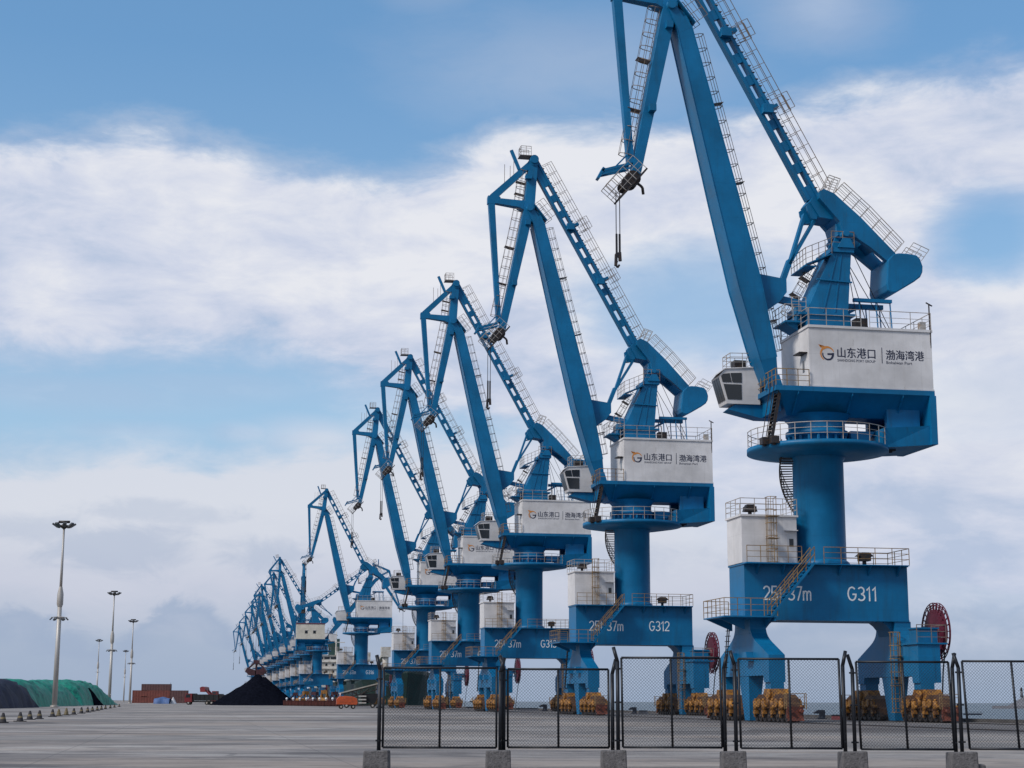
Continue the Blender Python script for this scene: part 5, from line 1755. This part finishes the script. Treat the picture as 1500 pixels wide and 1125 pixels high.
# ------------------------------------------------------------------ moored ship, seaward of the quay
M['hull'] = material('ship_green', (0.012, 0.045, 0.04), .5, 0, .3, .15, second=(.03, .035, .03))
M['ships'] = material('ship_white', (0.62, 0.60, 0.56), .5, 0, .2, .3, second=(.4, .33, .25))
S0 = P1 + RAIL * 412 + WAT * 25
S0.z = -2.8
root = empty('bulk_carrier', S0, math.atan2(RAIL.y, RAIL.x))
tag(root, 'moored bulk carrier with a dark green hull and white bridge, behind the middle cranes', 'ship')
g = MB()
sec = []
for x, hb, wl, z in [(0, .3, .1, 12.5), (4, 5, .6, 12), (12, 9.5, 4, 11.3), (26, 12, 9, 10.4), (45, 12.5, 12, 9.6), (150, 12.5, 12.3, 9.4), (260, 12.5, 12.3, 9.4), (298, 11, 8, 10), (306, 9, 2, 10.2)]:
    x2 = x + (7 if x == 0 else 4 if x == 4 else 0)
    sec.append([(x, -hb, z), (x2 * 1.0 + 0, -wl, 0), (x2, wl, 0), (x, hb, z)])
for s0, s1 in zip(sec, sec[1:]):
    g.add(s0 + s1, [(0, 1, 5, 4), (1, 2, 6, 5), (2, 3, 7, 6), (3, 0, 4, 7)])
g.add(sec[-1], [(0, 1, 2, 3)]); g.add(sec[0], [(0, 3, 2, 1)])
g.build('hull', M['hull'], root)
g = MB()
for s in (-1, 1):
    for (x, hb, z), (x2, hb2, z2) in zip([(.2, .3, 12.5), (4, 5, 12), (12, 9.5, 11.3), (26, 12, 10.4)], [(4, 5, 12), (12, 9.5, 11.3), (26, 12, 10.4), (32, 12.1, 10.2)]):
        g.hexa([(x, s * hb - .1, z), (x2, s * hb2 - .1, z2), (x2, s * hb2 + .1, z2), (x, s * hb + .1, z), (x, s * hb - .1, z + 1.2), (x2, s * hb2 - .1, z2 + 1.2), (x2, s * hb2 + .1, z2 + 1.2), (x, s * hb + .1, z + 1.2)])
g.build('bulwark', M['hull'], root)
g = MB(); g.box(10, 24, -6, 6, 10.6, 14.5); g.build('forecastle', M['hull'], root)
g = MB(); g.tube((14, 0, 14.5), (14, 0, 24), .35, 8); g.tube((14, -2, 21), (14, 2, 21), .15, 6); g.build('foremast', M['ships'], root)
for k in range(6):
    x = 48 + k * 34
    g = MB(); g.box(x - 10, x + 10, -8, 8, 9.4, 11.2); g.box(x - 10.5, x + 10.5, -8.4, 8.4, 11.2, 11.6); g.build('hatch_cover', M['hull'], root)
g = MB()
for i, (hw, x0, x1) in enumerate([(11, 264, 290), (11, 266, 288), (10.5, 268, 286), (10.5, 269, 285), (12.4, 270, 282)]):
    g.box(x0, x1, -hw, hw, 9.4 + i * 3.1, 9.4 + i * 3.1 + 2.95); g.box(x0 - .6, x1 + .3, -hw - .4, hw + .4, 9.4 + i * 3.1 + 2.952, 9.4 + i * 3.1 + 3.098)
br = g.build('superstructure', M['ships'], root)
for i, (hw, x0) in enumerate([(11, 264), (11, 266), (10.5, 268), (10.5, 269), (12.4, 270)]):
    for y in ([-8, -4.8, -1.6, 1.6, 4.8, 8] if i < 4 else [-10.5, -7.5, -4.5, -1.5, 1.5, 4.5, 7.5, 10.5]):
        w_ = .5 if i < 4 else 1.3
        q = MB(); q.box(x0 - .05, x0 - .003, y - w_, y + w_, 9.4 + i * 3.1 + 1.2, 9.4 + i * 3.1 + 2.3); q.build('window', M['glass'], br)
g = MB(); g.prism([(283, 24.9), (289, 24.9), (288, 33), (284, 33)], 'y', -2.5, 2.5); g.build('funnel', M['hull'], root)
g = MB(); g.tube((274, 0, 24.8), (274, 0, 36), .5, 8, .2); g.tube((274, -4, 31), (274, 4, 31), .2, 6); g.build('radar_mast', M['ships'], root)
for k in (0, 1, 2):
    x = 65 + k * 68
    g = MB(); g.tube((x, 0, 9.4), (x, 0, 22), 1.1, 10); g.beam((x, 0, 21.5), (x + 24, 0, 17), YV, 1.2, 1.2); g.box(x - 1.6, x + 1.6, -1.6, 1.6, 19, 22.4); g.build('deck_crane', M['ships'], root)

# ------------------------------------------------------------------ out at sea
M['rock'] = material('islet_rock', (0.16, 0.16, 0.18), .9, 0, .3, .05, bump=.5, bscale=.3)
o = heap('islet', ground_at(1502, 1250, -2.8), 17, 12.5, M['rock'], 'grey rocky islet on the horizon at the right edge', 'islet', 31, ((0, 0, .75), (-.4, 0, .45), (.4, .1, .6)), 1.3)
o['kind'] = 'structure'
root = empty('lighthouse', ground_at(1497, 1250) + Vector((0, 0, 5.2))); tag(root, 'small beacon tower on the rocky islet at the right edge', 'beacon')
g = MB(); g.tube((0, 0, 0), (0, 0, 5.2), 1.1, 12, .8); g.build('tower', M['rock'], root)
g = MB(); g.tube((0, 0, 5.2), (0, 0, 5.5), 1.4, 12); g.tube((0, 0, 5.5), (0, 0, 6.8), .7, 10); g.tube((0, 0, 6.8), (0, 0, 7.6), .8, 10, .05); g.build('lantern', M['steel'], root)
g = MB(); g.hexa([(-24, -3, 0), (40, -3, 0), (40, 3, 0), (-24, 3, 0), (-24, -1.5, 2.0), (40, -1.5, 2.0), (40, 1.5, 2.0), (-24, 1.5, 2.0)])
o = g.build('breakwater', M['rock'], None); o.location = ground_at(1504, 1190, -2.8); tag(o, 'low stone breakwater before the islet at the right edge', 'breakwater')
root = empty('pontoon', ground_at(1424, 560, -2.8)); tag(root, 'low dark pontoon floating on the sea left of the islet', 'pontoon')
g = MB(); g.prism([(-2.9, .05), (2.6, .05), (3.1, .55), (-3.1, .55)], 'y', -1, 1); g.build('hull', M['bollard'], root)
g = MB(); railing(g, [(-2.9, -.9, .55), (2.9, -.9, .55)], .5, 1.4, .03, (.3,)); g.build('railing', M['steel'], root)
for k, (px, d, L) in enumerate(((700, 6200, 60), (828, 5600, 46))):
    root = empty('distant_ship', ground_at(px, d, -2.8), rad(8)); tag(root, ['tiny grey ship on the horizon seen between the third and fourth cranes', 'tiny grey ship on the horizon left of the second crane leg'][k], 'ship', 'ships on the horizon')
    g = MB(); g.prism([(-L / 2, 0), (L / 2 - 4, 0), (L / 2, 5), (-L / 2, 4.5)], 'y', -5, 5); g.build('hull', M['bollard'], root)
    g = MB(); g.box(-L / 2 + 3, -L / 2 + 12, -4, 4, 4.5, 12); g.box(-L / 2 + 4, -L / 2 + 9, -3, 3, 12, 15); g.build('bridge', M['ships'], root)
